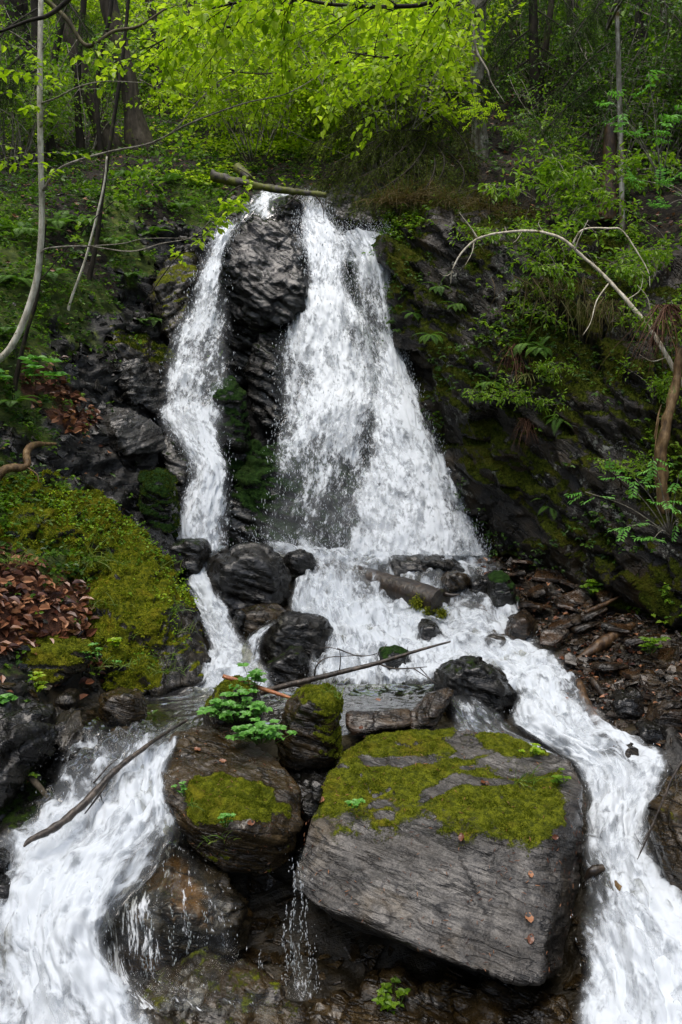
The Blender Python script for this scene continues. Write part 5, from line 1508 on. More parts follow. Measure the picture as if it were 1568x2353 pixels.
AR = [screen_tree('unseen leafy tree added beside the stream to block low sky', 'unseen trees added to block low sky', 13, 3.6, M_LEAF_DARK), screen_tree('unseen leafy tree added beside the stream to block low sky', 'unseen trees added to block low sky', 11, 3.2, M_LEAF_DARK)]
for i, (x, y) in enumerate([(-7.6, -3.5), (8.0, -3.5), (-8.6, 2.5), (8.8, 2.0), (-9.2, 7.5), (9.0, 6.5), (-3.6, -9), (3.2, -9.5), (0, -14), (9.6, 10.5), (-10, 12), (11.5, 14), (-8, -10), (8.5, -10)]):
    g = ground_at(x, y)[0]
    p = (x, y, (0 if np.isnan(g) else g) - .1)
    if i < 2: AR[i].location = p
    else: copy_tree(AR[i % 2], p, i * 1.7, .9 + .03 * i)

# ------------------------------------------------------------------ wood in and beside the water
def stick(name, label, pts, radii, mat, subs=(), cat='branch', sides=8, rough=.15, n=None, endmat=None, group=None):
    pts = np.asarray(pts, float)
    root = None
    T = Tubes()
    T.add(pts, radii, sides, n or len(pts) * 8, rough, seed=len(label) * 1.3)
    if subs or endmat is not None:
        root = empty(name, pts[0])
        T.build('stem', mat, root)
        if subs:
            S = Tubes()
            for sp, sr in subs: S.add(sp, [sr, sr * .35], 5, len(sp) * 5, .1)
            S.build('twigs', mat, root)
        tag(root, label, cat, group)
        return root
    o = T.build(name, mat)
    tag(o, label, cat, group)
    return o


# fallen log across the top of the falls
lg = empty('fallen_log', P(488, 405, 12.0))
T = Tubes(); T.add(tpx((488,404,12.0),(540,418,11.9),(600,430,11.8),(680,440,11.75),(750,448,11.7)), [.07,.062,.052,.045,.035], 12, 60, .4); T.build('stem', M_MOSSLOG, lg)
T = Tubes()
for q in [((560,424,11.85),(530,440,11.7),(505,470,11.6)),((640,435,11.8),(620,400,11.7),(640,380,11.7)),((690,440,11.75),(660,470,11.6),(630,480,11.5)),((720,444,11.7),(740,470,11.6),(745,500,11.5)),((600,430,11.8),(570,400,11.8),(545,385,11.9)),((670,438,11.75),(690,410,11.7),(720,400,11.7))]:
    T.add(tpx(*q), [.012, .004], 5, 10)
T.build('twigs', M_BARK_DARK, lg)
tag(lg, 'fallen mossy log lying across the lip of the waterfall', 'log')
stick('broken_log', 'short yellow mossy log piece leaning at the left end of the fallen log', tpx((545,385,12.2),(560,398,12.1),(575,412,12.0)), [.07, .065, .05], M_MOSSLOG, cat='log', sides=10)
# broken log jutting from the cascade
bl = empty('broken_log', P(830, 1325, 9.15))
T = Tubes(); T.add(tpx((820,1322,9.35),(880,1342,9.1),(950,1368,8.85),(1010,1388,8.62)), [.115, .135, .16, .172], 20, 40, .10, seed=4, cap=False); T.build('stem', M_WETLOG, bl)
pe = P(1010, 1388, 8.62); ax = unit(pe - P(950, 1368, 8.85)); s1 = unit(np.cross(ax, [0, 0, 1])); s2 = np.cross(s1, ax)
th = np.linspace(0, 2 * np.pi, 20, endpoint=False)
vs, fs = [], []
for k, rr in enumerate(np.linspace(.174, .0, 9)):
    for t_ in th:
        q = pe + (s1 * math.cos(t_) + s2 * math.sin(t_)) * rr
        vs.append(q + ax * (.012 + .05 * fbm([q * 9], 3)[0] * (1 if k else .3) + .03 * (1 - rr / .174)))
nn = np.arange(9 * 20).reshape(9, 20); jj = np.roll(nn, -1, 1)
mesh_np('cut_end', np.array(vs), np.stack([nn[:-1], nn[1:], jj[1:], jj[:-1]], -1).reshape(-1, 4), M_CUTWOOD, True, None, None, bl)
T = Tubes(); T.add(tpx((1012,1362,8.68),(1035,1368,8.6),(1056,1366,8.55)), [.035, .025, .008], 7, 12, .2); T.build('branch_stub', M_WETLOG, bl)
L = Leaves()
for q, r_, m in (((962,1385,8.62),.07,900),((985,1402,8.55),.06,500),((1015,1408,8.52),.05,400)):
    c0 = P(*q)
    pp = c0 + RNG.normal(size=(m, 3)) * r_ * .5
    L.add(pp, RNG.normal(size=(m, 3)) * .6 + np.array([0, -.5, -.4]), rdir(m), .03, .012, RNG.uniform(0, 1, m))
L.build('moss', M_MOSSBLADE, bl, simple=True)
tag(bl, 'broken end of a wet log jutting from the cascade with moss beneath its end', 'log')
# dead branch across the pool
stick('dead_branch', 'long dead branch with bare twigs lying across the pool above the boulders',
      tpx((600,1592,6.75),(650,1577,6.7),(720,1560,6.65),(790,1543,6.62),(870,1523,6.6),(960,1495,6.55),(1036,1474,6.5)), [.026,.025,.023,.02,.017,.012,.007], M_WETBRANCH,
      [(tpx((870,1525,6.6),(905,1536,6.55),(950,1535,6.5),(982,1532,6.48)), .009), (tpx((950,1535,6.5),(975,1552,6.45),(1005,1572,6.4)), .006), (tpx((965,1534,6.5),(985,1556,6.45),(1000,1570,6.42)), .005),
       (tpx((722,1558,6.65),(728,1530,6.6),(750,1512,6.6),(790,1508,6.6),(840,1505,6.6)), .007), (tpx((780,1545,6.62),(783,1515,6.6),(780,1490,6.6)), .006), (tpx((775,1490,6.6),(800,1500,6.6),(830,1508,6.6),(870,1500,6.55),(890,1480,6.55)), .006),
       (tpx((735,1490,6.65),(760,1488,6.62),(800,1500,6.6)), .005), (tpx((740,1555,6.64),(735,1575,6.6),(745,1585,6.55)), .005), (tpx((935,1503,6.56),(938,1485,6.55)), .004)], rough=.12)
stick('stripped_stick', 'orange brown barkless stick lying across the dead branch', tpx((513,1554,6.45),(560,1568,6.4),(620,1588,6.32),(672,1605,6.25)), [.017,.018,.016,.012], M_ORANGEWOOD, cat='stick', rough=.06)
stick('fallen_branch', 'long wet branch lying down the left torrent', tpx((430,1655,6.05),(385,1682,5.78),(330,1720,5.52),(260,1775,5.28),(190,1850,5.08),(120,1905,4.92),(70,1930,4.82),(55,1945,4.78)), [.009,.012,.016,.021,.025,.024,.017,.006], M_WETBRANCH,
      [(tpx((255,1780,5.4),(240,1800,5.3),(228,1830,5.22)), .006), (tpx((230,1820,5.25),(235,1840,5.2),(245,1850,5.18)), .004), (tpx((215,1800,5.3),(250,1760,5.35),(275,1740,5.4)), .007), (tpx((255,1785,5.38),(225,1830,5.2),(195,1870,5.1)), .012)], rough=.25)
stick('wet_log', 'reddish wet log standing in the right rapid', tpx((1330,1565,7.1),(1345,1610,6.85),(1365,1650,6.65),(1385,1680,6.5)), [.03,.04,.045,.035], M_BANKLOG, cat='log')
stick('wet_root', 'dark curved wet root dipping into the right rapid', tpx((1360,1560,7.15),(1385,1595,6.95),(1412,1640,6.7),(1420,1690,6.5),(1424,1725,6.35)), [.03,.034,.032,.028,.018], M_WETLOG, cat='root')
stick('rotten_log', 'rotten orange brown log lying on the slate bank', tpx((1315,1525,7.6),(1360,1495,7.7),(1410,1460,7.85),(1455,1435,8.0)), [.03,.05,.055,.03], M_BANKLOG, cat='log', rough=.3, sides=10)
stick('small_log', 'thin pale log tip leaning on the bank above the rotten log', tpx((1345,1408,8.2),(1385,1390,8.3),(1430,1368,8.4)), [.02,.024,.01], M_BANKLOG, cat='log', rough=.25)
stick('thin_twig', 'thin mossy twig hanging in front of the right edge boulder', tpx((1580,1730,5.0),(1545,1790,4.95),(1515,1860,4.9),(1490,1920,4.85),(1465,1975,4.8)), [.008,.008,.007,.006,.003], M_WETBRANCH,
      [(tpx((1490,1920,4.85),(1475,1940,4.82),(1458,1915,4.8)), .003), (tpx((1500,1895,4.87),(1480,1930,4.83),(1470,1960,4.8)), .003)], cat='twig')
stick('debris_stick', 'short dark stick stuck in the white water right of the huge boulder', tpx((1430,2060,4.78),(1465,2058,4.75),(1500,2060,4.74)), [.006,.011,.007], M_WETLOG, cat='stick')
stick('bark_piece', 'dark piece of bark caught in the water beside the huge boulder', tpx((1345,2020,4.95),(1362,2002,4.95),(1388,1992,4.96)), [.012,.03,.02], M_WETLOG, cat='bark')
stick('wood_chunk', 'round cut wood chunk caught in the water beside the huge boulder', tpx((1402,2025,4.88),(1418,2035,4.84),(1432,2044,4.8)), [.018,.026,.025], M_ROTWOOD, cat='wood')
stick('small_stick', 'grey stick leaning on the rocks at the lower left edge', tpx((45,1760,5.65),(70,1785,5.55),(125,1850,5.4)), [.02,.024,.014], M_BARK_GREY, cat='stick')
stick('gnarled_root', 'gnarled pale root curling over the left bank', tpx((-30,1130,7.6),(10,1080,7.7),(60,1072,7.8),(62,1040,7.95),(80,1022,8.1),(130,1020,8.3)), [.035,.04,.035,.035,.03,.012], M_ROTWOOD, [(tpx((60,1072,7.8),(85,1090,7.75),(90,1110,7.7)), .01)], cat='root', rough=.25)
# bleached bare branch on the right
stick('bare_branch', 'bleached bare branch arching out in front of the rock wall',
      tpx((1800,1180,8.0),(1710,1050,7.85),(1640,960,7.9),(1568,880,8.0),(1500,765,8.2),(1400,645,8.4),(1340,590,8.5),(1290,548,8.55),(1230,532,8.6),(1160,534,8.6),(1100,548,8.6),(1062,580,8.55),(1040,620,8.5),(1036,652,8.5)), [.03,.028,.026,.024,.021,.017,.015,.015,.0135,.012,.011,.009,.006,.003], M_WHITEWOOD,
      [(tpx((1098,548,8.6),(1080,520,8.6),(1055,488,8.6)), .009), (tpx((1090,552,8.6),(1085,580,8.55),(1068,612,8.5)), .007), (tpx((1042,625,8.5),(1025,634,8.48),(1010,628,8.46)), .005),
       (tpx((1315,562,8.5),(1340,528,8.45),(1400,525,8.4),(1430,530,8.4),(1465,580,8.35),(1490,625,8.3),(1494,660,8.3)), .011), (tpx((1322,575,8.5),(1330,550,8.45),(1352,505,8.4)), .008), (tpx((1400,650,8.4),(1372,690,8.3),(1358,740,8.25),(1340,770,8.2)), .008),
       (tpx((1500,765,8.2),(1490,690,8.15),(1465,655,8.1)), .008), (tpx((1165,534,8.6),(1160,520,8.6)), .006), (tpx((1250,535,8.6),(1238,515,8.6),(1242,505,8.6)), .005), (tpx((1440,690,8.35),(1470,668,8.3),(1478,640,8.3)), .006), (tpx((1200,532,8.6),(1190,548,8.57),(1178,560,8.55)), .004), (tpx((1535,820,8.1),(1500,830,8.05),(1470,815,8.0)), .006)], rough=.28)
stick('hanging_twig', 'long bare hanging twig beside the lichen spotted trunk', tpx((1085,-20,11.2),(1090,80,11.2),(1097,120,11.2),(1120,160,11.1),(1130,190,11.1),(1160,235,11.0)), [.016,.014,.013,.011,.008,.003], M_TWIG, cat='twig')
st_ = stick('splintered_stump', 'splintered pale dead trunk at the right edge', tpx((1528,1180,7.6),(1520,1100,7.65),(1522,1020,7.7),(1535,960,7.75),(1555,880,7.85),(1560,800,7.9)), [.05,.055,.05,.045,.045,.03], M_ROTWOOD,
            [(tpx((1505,1010,7.6),(1512,960,7.6),(1520,930,7.65)), .012), (tpx((1510,1110,7.55),(1505,1040,7.55),(1515,960,7.6)), .008)], cat='stump', rough=.3, sides=12)

# ------------------------------------------------------------------ moss cushions with depth on the mossy rocks
def moss_on(label, n, hgt=.014, mat=None, thr=.5, dens_name='moss'):
    o, v, nr, mv, f = ROCKS[label]
    fm = mv[f].mean(1) + .3 * fbm(v[f[:, 0]] * 6, 3) + .35 * fbm(v[f[:, 0]] * 17, 2)
    tri = v[f]
    area = np.linalg.norm(np.cross(tri[:, 2] - tri[:, 0], tri[:, 3] - tri[:, 1]), axis=1) * .5
    c_ = tri.mean(1)
    see = (nr[f[:, 0]] * unit(CAM - c_)).sum(1) > -.35
    w_ = np.where((fm > thr) & see, area, 0)
    if w_.sum() <= 0: return
    ix = RNG.choice(len(f), n, p=w_ / w_.sum())
    a, b_ = RNG.uniform(0, 1, (2, n, 1))
    t = tri[ix]
    p = (t[:, 0] * (1 - a) + t[:, 1] * a) * (1 - b_) + (t[:, 3] * (1 - a) + t[:, 2] * a) * b_
    nn_ = nr[f[ix, 0]]
    cl = sstep(-.3, .5, fbm(p * 14, 2))
    L = Leaves()
    h = hgt * RNG.uniform(.5, 1.2, n) * (.4 + .9 * cl)
    L.add(p - nn_ * .003, nn_ + RNG.normal(size=(n, 3)) * .55, rdir(n), h, h * .55, np.clip(.5 + .55 * fbm(p * 5, 3) + RNG.normal(size=n) * .16, 0, 1))
    L.build('moss', mat or M_MOSSBLADE, o, simple=True, origin=np.array(o.location))


moss_on('huge grey schist boulder with a moss covered top and a bare sloping front face', 42000, .015)
moss_on('rounded brown boulder with a bright moss cap beside the left torrent', 20000, .014)
moss_on('knee high boulder with a mossy crown behind the two big boulders', 7000, .016)
moss_on('low mossy ledge in the pool under the green herb', 4000, .018)
moss_on('large moss covered outcrop on the left bank beside the cascade', 46000, .026, M_MOSSGOLD)
moss_on('mossy block with a dark hollow beneath it at the left edge of the pool', 9000, .02)
moss_on('mossy ramp of rock slanting down towards the narrow left fall', 9000, .03, M_MOSSDARK)
moss_on('dark overhanging rock wall with moss and ferns right of the waterfall', 34000, .035, M_MOSSDARK, .55)
moss_on('dark green moss hump beside the foaming foot of the narrow left fall', 4000, .025, M_MOSSDARK)

# ------------------------------------------------------------------ herbs, grass, ferns
def herb(name, label, base, n, h, spread, size, mat, cat='plant', grav=.03, lean=(0, -.1, 0), wr=.75, group=None, lob=5):
    base = np.asarray(base, float)
    root = empty(name, base)
    B, L = Tubes(), Leaves()
    for i in range(n):
        off = np.array([RNG.normal() * spread, RNG.normal() * spread * .6, 0])
        st = walk(base + off * .4, unit(np.array([off[0] * 1.2, off[1], h]) + np.array(lean) * h), h * RNG.uniform(.5, 1.1), 4, .12, grav)
        B.add(st, [.0035, .002], 4, 6, cap=False)
        tip = st[-1]
        d = unit(st[-1] - st[-2])
        for k in range(lob):
            a = k * 2 * math.pi / lob + RNG.uniform(0, .6)
            L.add(tip[None], np.array([[math.cos(a), math.sin(a), .1]]) + d * .3, np.array([[0, -.25, 1.]]) + RNG.normal(size=(1, 3)) * .2, size * RNG.uniform(.7, 1.2), size * wr, RNG.uniform(.2, .9))
        for k in range(2):
            a = RNG.uniform(0, 6.28)
            L.add(st[2][None], np.array([[math.cos(a), math.sin(a), .2]]), np.array([[0, -.2, 1.]]), size * .8, size * wr * .8, RNG.uniform(.1, .8))
    B.build('stems', M_GRASS, root)
    L.build('leaves', mat, root)
    tag(root, label, cat, group)
    return root


herb('herb', 'bright green leafy herb growing between the two mossy boulders', P(545,1655,6.1), 38, .20, .12, .055, M_PARSLEY)
herb('herb', 'bright green herb spilling over the rounded boulder edge', P(600,1705,5.85), 30, .14, .10, .05, M_PARSLEY)
herb('herb', 'tall light green herb behind the orange brown stick', P(580,1610,6.35), 12, .26, .04, .055, M_PARSLEY)
herb('herb', 'small green herb in the shade under the huge boulder', P(905,2330,4.55), 14, .15, .05, .04, M_LEAF_MID)
herb('seedling', 'two leaved seedling on the left front of the huge mossy boulder', P(815,1858,5.2), 4, .06, .03, .035, M_PARSLEY)
herb('seedling', 'small seedlings at the back right of the huge mossy boulder', P(1215,1735,5.75), 9, .07, .07, .03, M_LEAF_BRIGHT)
herb('seedling', 'small seedlings on the right rim of the huge mossy boulder', P(1295,1800,5.45), 6, .08, .03, .03, M_LEAF_MID)
herb('seedling', 'thin seedling on the front of the rounded moss boulder', P(520,1900,4.95), 5, .09, .02, .028, M_PARSLEY)
herb('seedling', 'seedling at the left rim of the rounded moss boulder', P(425,1830,5.15), 4, .08, .02, .026, M_PARSLEY)
herb('herb', 'light green herb on the bank at the left edge of the picture', P(5,1640,5.9), 7, .14, .05, .06, M_PARSLEY)
herb('herb', 'green seedlings hanging on the dark rock at the lower left', P(58,1800,5.55), 8, .14, .03, .035, M_LEAF_MID)
herb('herb', 'broad leaved green herb clump on the left slope', P(70,880,8.6), 9, .25, .14, .11, M_PARSLEY)
herb('herb', 'green herb at the foot of the rock wall on the slate bank', P(1370,1365,8.55), 9, .14, .08, .06, M_LEAF_MID)
herb('herb', 'small green herb on the dark right bank', P(1490,1500,7.4), 10, .16, .06, .05, M_LEAF_MID)
herb('herb', 'green seedlings at the water edge under the mossy outcrop', P(225,1520,6.8), 12, .13, .09, .035, M_PARSLEY)
herb('herb', 'small light green plants below the undercut block', P(80,1590,6.35), 10, .12, .06, .045, M_LEAF_BRIGHT)
herb('herb', 'single leaf pair at the edge of the leaf litter', P(268,1490,7.05), 4, .08, .02, .05, M_LEAF_BRIGHT)


def tuft(label, base, n, h, spread, mat=None, lean=(0, -.3, 0), w=.004, name='grass_tuft', tone=(.1, .8), cat='grass'):
    base = np.asarray(base, float)
    V, F, R = [], [], []
    for i in range(n):
        d = unit(np.array([RNG.normal() * .6, RNG.normal() * .5, 1.0]) + np.array(lean))
        p = walk(base + np.array([RNG.normal(), RNG.normal() * .6, 0]) * spread, d, h * RNG.uniform(.5, 1.1), 5, .1, .22)
        s = unit(np.cross(d, rdir(1)[0]))
        ww = w * np.array([1, .95, .8, .6, .35, .06])
        o = len(V) * 12
        V.append(np.stack([p + s * ww[:, None], p - s * ww[:, None]], 1).reshape(-1, 3))
        for k in range(5): F.append([o + 2 * k, o + 2 * k + 1, o + 2 * k + 3, o + 2 * k + 2])
        R.append(np.full(12, RNG.uniform(*tone)))
    o = mesh_np(name, np.concatenate(V), np.array(F), mat or M_GRASS, True, {'rnd': np.concatenate(R)})
    tag(o, label, cat)
    return o


tuft('grass tuft in the moss at the middle of the huge boulder', P(1025,1830,5.5), 34, .16, .03)
tuft('grass tuft towards the right of the huge boulder', P(1215,1800,5.5), 26, .17, .05)
tuft('pale drooping grass tuft on the mossy outcrop', P(195,1290,7.9), 120, .36, .06, tone=(.4, 1), lean=(-.1, -.7, -.2), w=.005)
tuft('fresh green grass on the upper mossy outcrop', P(255,1300,8.0), 120, .26, .14, tone=(.05, .5), lean=(0, -.5, 0))
tuft('green grass on the right side of the mossy outcrop', P(370,1400,7.65), 90, .2, .16, tone=(.1, .6), lean=(0, -.5, 0))
tuft('green grass low on the mossy outcrop above the pool', P(330,1500,7.3), 90, .2, .18, tone=(.1, .7), lean=(0, -.5, 0))
tuft('thin grass blades on the rounded moss boulder', P(435,1850,5.1), 9, .14, .02)
tuft('thin grass at the base of the rounded moss boulder', P(500,1930,4.95), 12, .13, .05)
tuft('grass on top of the knee high boulder', P(765,1600,6.0), 22, .15, .05)
for i, (vx, vy, d_) in enumerate([(60,1200,7.5),(120,1260,7.75),(40,1290,7.05),(150,1170,8.3),(230,1390,7.45),(300,1460,7.4),(350,1310,8.1),(410,1450,7.6),(260,1530,7.0),(380,1540,7.15)]):
    o = tuft('short yellow green grass tuft among the moss of the left outcrop', P(vx, vy, d_), 60, .17, .1, tone=(.2, .95), lean=(0, -.5, 0), w=.0035)
    o['group'] = 'grass tufts on the outcrop'
tuft('dry grass tuft hanging from the rock wall', P(1210,860,9.2), 40, .3, .04, tone=(.8, 1), lean=(0, -.8, -.8))


for lab, q, n, h, tn in [('brown grass curtain hanging over the cliff edge right of the lip', (905,468,11.4), 170, .55, (.75, 1)), ('dry grass and roots drooping from the cliff edge under the spruce', (965,462,11.3), 190, .6, (.6, 1)),
                         ('mixed green and brown grass drooping under the lichen trunk', (1040,470,11.0), 170, .5, (.2, 1)), ('brown hanging grass at the middle of the cliff edge', (1120,480,10.7), 150, .5, (.4, 1)),
                         ('long drooping grass on the cliff edge left of the bare branch tips', (1195,500,10.4), 150, .5, (.3, 1))]:
    tuft(lab, P(*q), n, h, .16, M_HANG, (0, -1.0, -.35), .0045, 'hanging_grass', tn)
for lab, q, n, h in [('reddish root mass hanging down the rock wall below the shrubs', (1195,790,9.35), 120, .62), ('short reddish root mass lower on the rock wall', (1212,960,9.15), 70, .4), ('reddish hanging roots beside the splintered stump', (1535,700,8.0), 120, .8), ('dry stems drooping from the shrubs on the rock wall', (1260,640,9.4), 130, .55), ('dry stems hanging at the right of the rock wall', (1380,690,9.0), 120, .55)]:
    tuft(lab, P(*q), n, h, .06 if 'root' in lab else .2, M_ROOTS if 'root' in lab else M_HANG, (0, -.6, -1.6), .004, 'hanging_roots', (.2, .9), 'roots')


def fern(label, base, n, h, lean=(0, -.4, 0), mat=None, group=None, name='fern', loc_only=False):
    root = empty(name, base)
    B, L = Tubes(), Leaves()
    base = np.asarray(base, float)
    for i in range(n):
        a = i * 6.28 / n + RNG.uniform(-.4, .4)
        p = walk(base, np.array([math.cos(a), math.sin(a), 1.1]) + np.array(lean), h * RNG.uniform(.7, 1.1), 8, .05, .2)
        B.add(p, [.003, .001], 4, 12, cap=False)
        q = catmull(p, 26)
        t = unit(np.gradient(q, axis=0))
        s = unit(np.cross(t, [0, 0, 1]))
        up = np.cross(s, t)
        f = np.linspace(0, 1, 26)
        ln = h * .24 * np.sin(np.pi * (.12 + .86 * f)) * (1 - .35 * f)
        tn = RNG.uniform(.2, .9)
        for sg in (1, -1):
            L.add(q[2:], (s * sg + t * .35)[2:], up[2:], ln[2:], ln[2:] * .16 + .002, tn)
    B.build('stalks', M_GRASS, root)
    L.build('fronds', mat or M_FERN, root, fold=.05, curl=.12)
    tag(root, label, 'fern', group)
    return root


FL = []
for vx, vy, hh in [(40,650,.5),(110,640,.45),(20,770,.45),(300,640,.35),(260,560,.4),(350,540,.4),(420,480,.4),(330,470,.4),(200,520,.45),(130,520,.5),(60,540,.5),(380,420,.45),(290,410,.45),(30,930,.4),(330,740,.25),(360,740,.25)]:
    g = on_ground(vx, vy)
    if g is not None: FL.append(fern('small green fern on the shaded left bank', g, 7, hh, group='ferns of the left bank'))
for vx, vy, d, hh in [(990,770,10.1,.28),(1010,660,10.35,.25),(1275,1160,9.1,.3),(1210,790,9.3,.3),(1240,800,9.2,.3),(950,720,10.5,.22),(1130,880,9.4,.28),(1050,700,10.1,.25),(1290,960,9.0,.3)]:
    fern('small fern rooted in a crack of the rock wall', P(vx, vy, d), 6, hh, (-.1, -.9, -.5), group='ferns of the rock wall')

# small plants in the cracks of the rock wall
def cover_rock(name, label, rk, n, per, size, mat, thr, f0, seed, wr=.55, onmoss=False):
    o, v, nr, mv, f = ROCKS[rk]
    c_ = v[f].mean(1)
    m = fbm(c_ * f0 + seed, 3)
    see = (nr[f[:, 0]] * unit(CAM - c_)).sum(1) > -.2
    w_ = np.where((m > thr) & see & (nr[f[:, 0], 2] > -.35) & ((mv[f[:, 0]] > .55) | (not onmoss)), .2 + m - thr, 0)
    ix = RNG.choice(len(f), n, p=w_ / w_.sum())
    L = Leaves()
    q = c_[ix] + RNG.normal(size=(n, 3)) * (.03 if per > 1 else .004)
    tn = RNG.uniform(0, 1, n)
    for k in range(per):
        a = RNG.uniform(0, 6.28, n)
        d = np.stack([np.cos(a), np.sin(a) - .3, RNG.normal(size=n) * .3 - .15], 1)
        sz = size * RNG.uniform(.55, 1.2, n)
        L.add(q + nr[f[ix, 0]] * RNG.uniform(.01, .09 if per > 1 else .014, (n, 1)), d if per > 1 else np.cross(nr[f[ix, 0]], rdir(n)), np.array([0, -.4, 1.]) + RNG.normal(size=(n, 3)) * .4, sz, sz * wr, np.clip(tn + RNG.normal(size=n) * .12, 0, 1))
    o2 = L.build(name, mat, origin=np.zeros(3))
    tag(o2, label, 'plants', kind='stuff')


WALLN = 'dark overhanging rock wall with moss and ferns right of the waterfall'
cover_rock('wall_plants', 'small bright herbs growing in patches on the rock wall', WALLN, 1000, 4, .055, M_LEAF_MID, .2, .9, 3)
cover_rock('wall_plants', 'small dark herbs in the damp cracks of the rock wall', WALLN, 1500, 4, .05, M_LEAF_DARK, .02, 1.1, 20)

OUTN = 'large moss covered outcrop on the left bank beside the cascade'
cover_rock('outcrop_herbs', 'tiny round leaved herbs growing through the moss of the left outcrop', OUTN, 450, 3, .03, M_LEAF_MID, .1, 1.3, 8, .8, True)
cover_rock('outcrop_herbs', 'yellow green moss shoots and herbs on the left outcrop', OUTN, 250, 3, .028, M_LEAF_BRIGHT, .15, 1.8, 28, .6, True)
cover_rock('fallen_needles', 'brown needles and leaf scraps lying on the huge mossy boulder', 'huge grey schist boulder with a moss covered top and a bare sloping front face', 420, 1, .032, M_LITTER, -.6, 2., 5, .14)
cover_rock('fallen_needles', 'brown needles and leaf scraps lying on the rounded moss boulder', 'rounded brown boulder with a bright moss cap beside the left torrent', 160, 1, .032, M_LITTER, -.6, 2., 5, .14)
def cover_points(weight, n, ymax=22., inside=True):
    q = _gv
    r = q - CAM
    dep = r @ FWD
    vx = 784 + FV * (r @ RGT) / np.maximum(dep, .1)
    vy = 1176.5 - FV * (r @ UPV) / np.maximum(dep, .1)
    ok = (dep > 1) & (vx > -150) & (vx < 1718) & (vy > -100) & (vy < 2500) & (q[:, 1] < ymax)
    du = np.gradient(_u)[None, :] * np.gradient(_v)[:, None]
    w_ = np.where(ok, weight * du.ravel() / np.maximum(dep, 3) ** 1.2, 0)
    ix = RNG.choice(len(q), n, p=w_ / w_.sum())
    return q[ix] + np.stack([RNG.normal(size=n) * .03, RNG.normal(size=n) * .03, np.zeros(n)], 1), _gn[ix]


def cover(name, label, weight, n, per, size, mat, lift=.04, wr=.6, flat=.5, tone=(0, 1), simple=False, ymax=22., cat='plants', kind='stuff', curl=.18):
    p, nn_ = cover_points(weight, n, ymax)
    L = Leaves()
    tn = RNG.uniform(*tone, n)
    hgt = RNG.uniform(.2, 1, n) * lift
    for k in range(per):
        a = RNG.uniform(0, 6.28, n)
        d = np.stack([np.cos(a), np.sin(a), RNG.normal(size=n) * .3], 1)
        sz = size * RNG.uniform(.55, 1.2, n)
        L.add(p + nn_ * hgt[:, None] + d * .012, d + nn_ * flat * RNG.uniform(-.4, 1, (n, 1)), nn_ + np.array([0, 0, .6]) + RNG.normal(size=(n, 3)) * .45, sz, sz * wr, np.clip(tn + RNG.normal(size=n) * .12, 0, 1))
    o = L.build(name, mat, simple=simple, curl=curl, origin=np.zeros(3))
    tag(o, label, cat, kind=kind)
    return o


_patch = sstep(-.15, .3, fbm(_gv * 1.3, 3))
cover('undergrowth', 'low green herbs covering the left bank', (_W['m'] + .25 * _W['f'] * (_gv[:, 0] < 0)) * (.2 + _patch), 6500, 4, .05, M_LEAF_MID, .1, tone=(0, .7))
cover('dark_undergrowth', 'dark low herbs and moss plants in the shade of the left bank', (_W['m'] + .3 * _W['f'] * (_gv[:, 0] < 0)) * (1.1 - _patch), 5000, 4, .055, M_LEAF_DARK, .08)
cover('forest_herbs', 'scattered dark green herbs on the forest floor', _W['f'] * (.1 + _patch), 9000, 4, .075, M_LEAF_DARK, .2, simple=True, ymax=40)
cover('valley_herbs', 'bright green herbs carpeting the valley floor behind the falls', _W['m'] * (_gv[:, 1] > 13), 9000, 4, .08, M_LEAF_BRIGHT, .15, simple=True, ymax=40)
cover('leaf_litter', 'reddish brown wet dead leaves on the left bank', np.clip(_W['l'] * 1.4, 0, 1) ** 2, 1500, 1, .1, M_LITTER, .02, .62, .3, curl=.3)
cover('forest_litter', 'brown dead leaves strewn over the wooded slopes', _W['f'] + _W['m'] * .15 + _W['r'] * .1 + _W['g'] * .5, 11000, 1, .075, M_LITTER, .02, .6, .4, simple=True, curl=.3, ymax=30)


cover('bank_litter', 'rusty brown wet dead leaves on the slate of the right bank', _W['g'] ** 2, 1100, 1, .065, M_LITTER, .02, .6, .3, curl=.3)


def chips(name, label, weight, n, smin, smax, mat, kind='stuff', cat='slate chips'):
    p, nn_ = cover_points(weight, n, 14)
    V, F = [], []
    base = np.array([[-1, -.6, 0], [.2, -.75, 0], [1, -.1, 0], [.6, .7, 0], [-.5, .65, 0]], float)
    for i in range(n):
        s = random.uniform(smin, smax) * (1 if random.random() < .8 else 1.6)
        o = base * np.array([1, random.uniform(.45, .9), 0]) + RNG.normal(size=(5, 3)) * np.array([.15, .15, 0])
        th_ = random.uniform(.12, .3)
        z_ = unit(nn_[i] * .8 + RNG.normal(size=3) * .45 + np.array([0, 0, .5]))
        x_ = unit(np.cross(z_, RNG.normal(size=3)))
        y_ = np.cross(z_, x_)
        lo = p[i] + (o[:, :1] * x_ + o[:, 1:2] * y_) * s
        up_ = p[i] + ((o[:, :1] * x_ + o[:, 1:2] * y_) * s) * .92 + z_ * s * th_
        b0 = len(V) * 10
        V.append(np.concatenate([lo, up_]))
        F.append((b0, [[b0 + k, b0 + (k + 1) % 5, b0 + 5 + (k + 1) % 5, b0 + 5 + k] for k in range(5)], [b0 + 5, b0 + 6, b0 + 7, b0 + 8, b0 + 9]))
    q4 = np.array([q for f in F for q in f[1]]); q5 = np.array([f[2] for f in F])
    o = mesh_np(name, np.concatenate(V), [q4, q5], mat, False, {'moss': np.zeros(n * 10)}, origin=np.zeros(3))
    tag(o, label, cat, kind=kind)
    return o


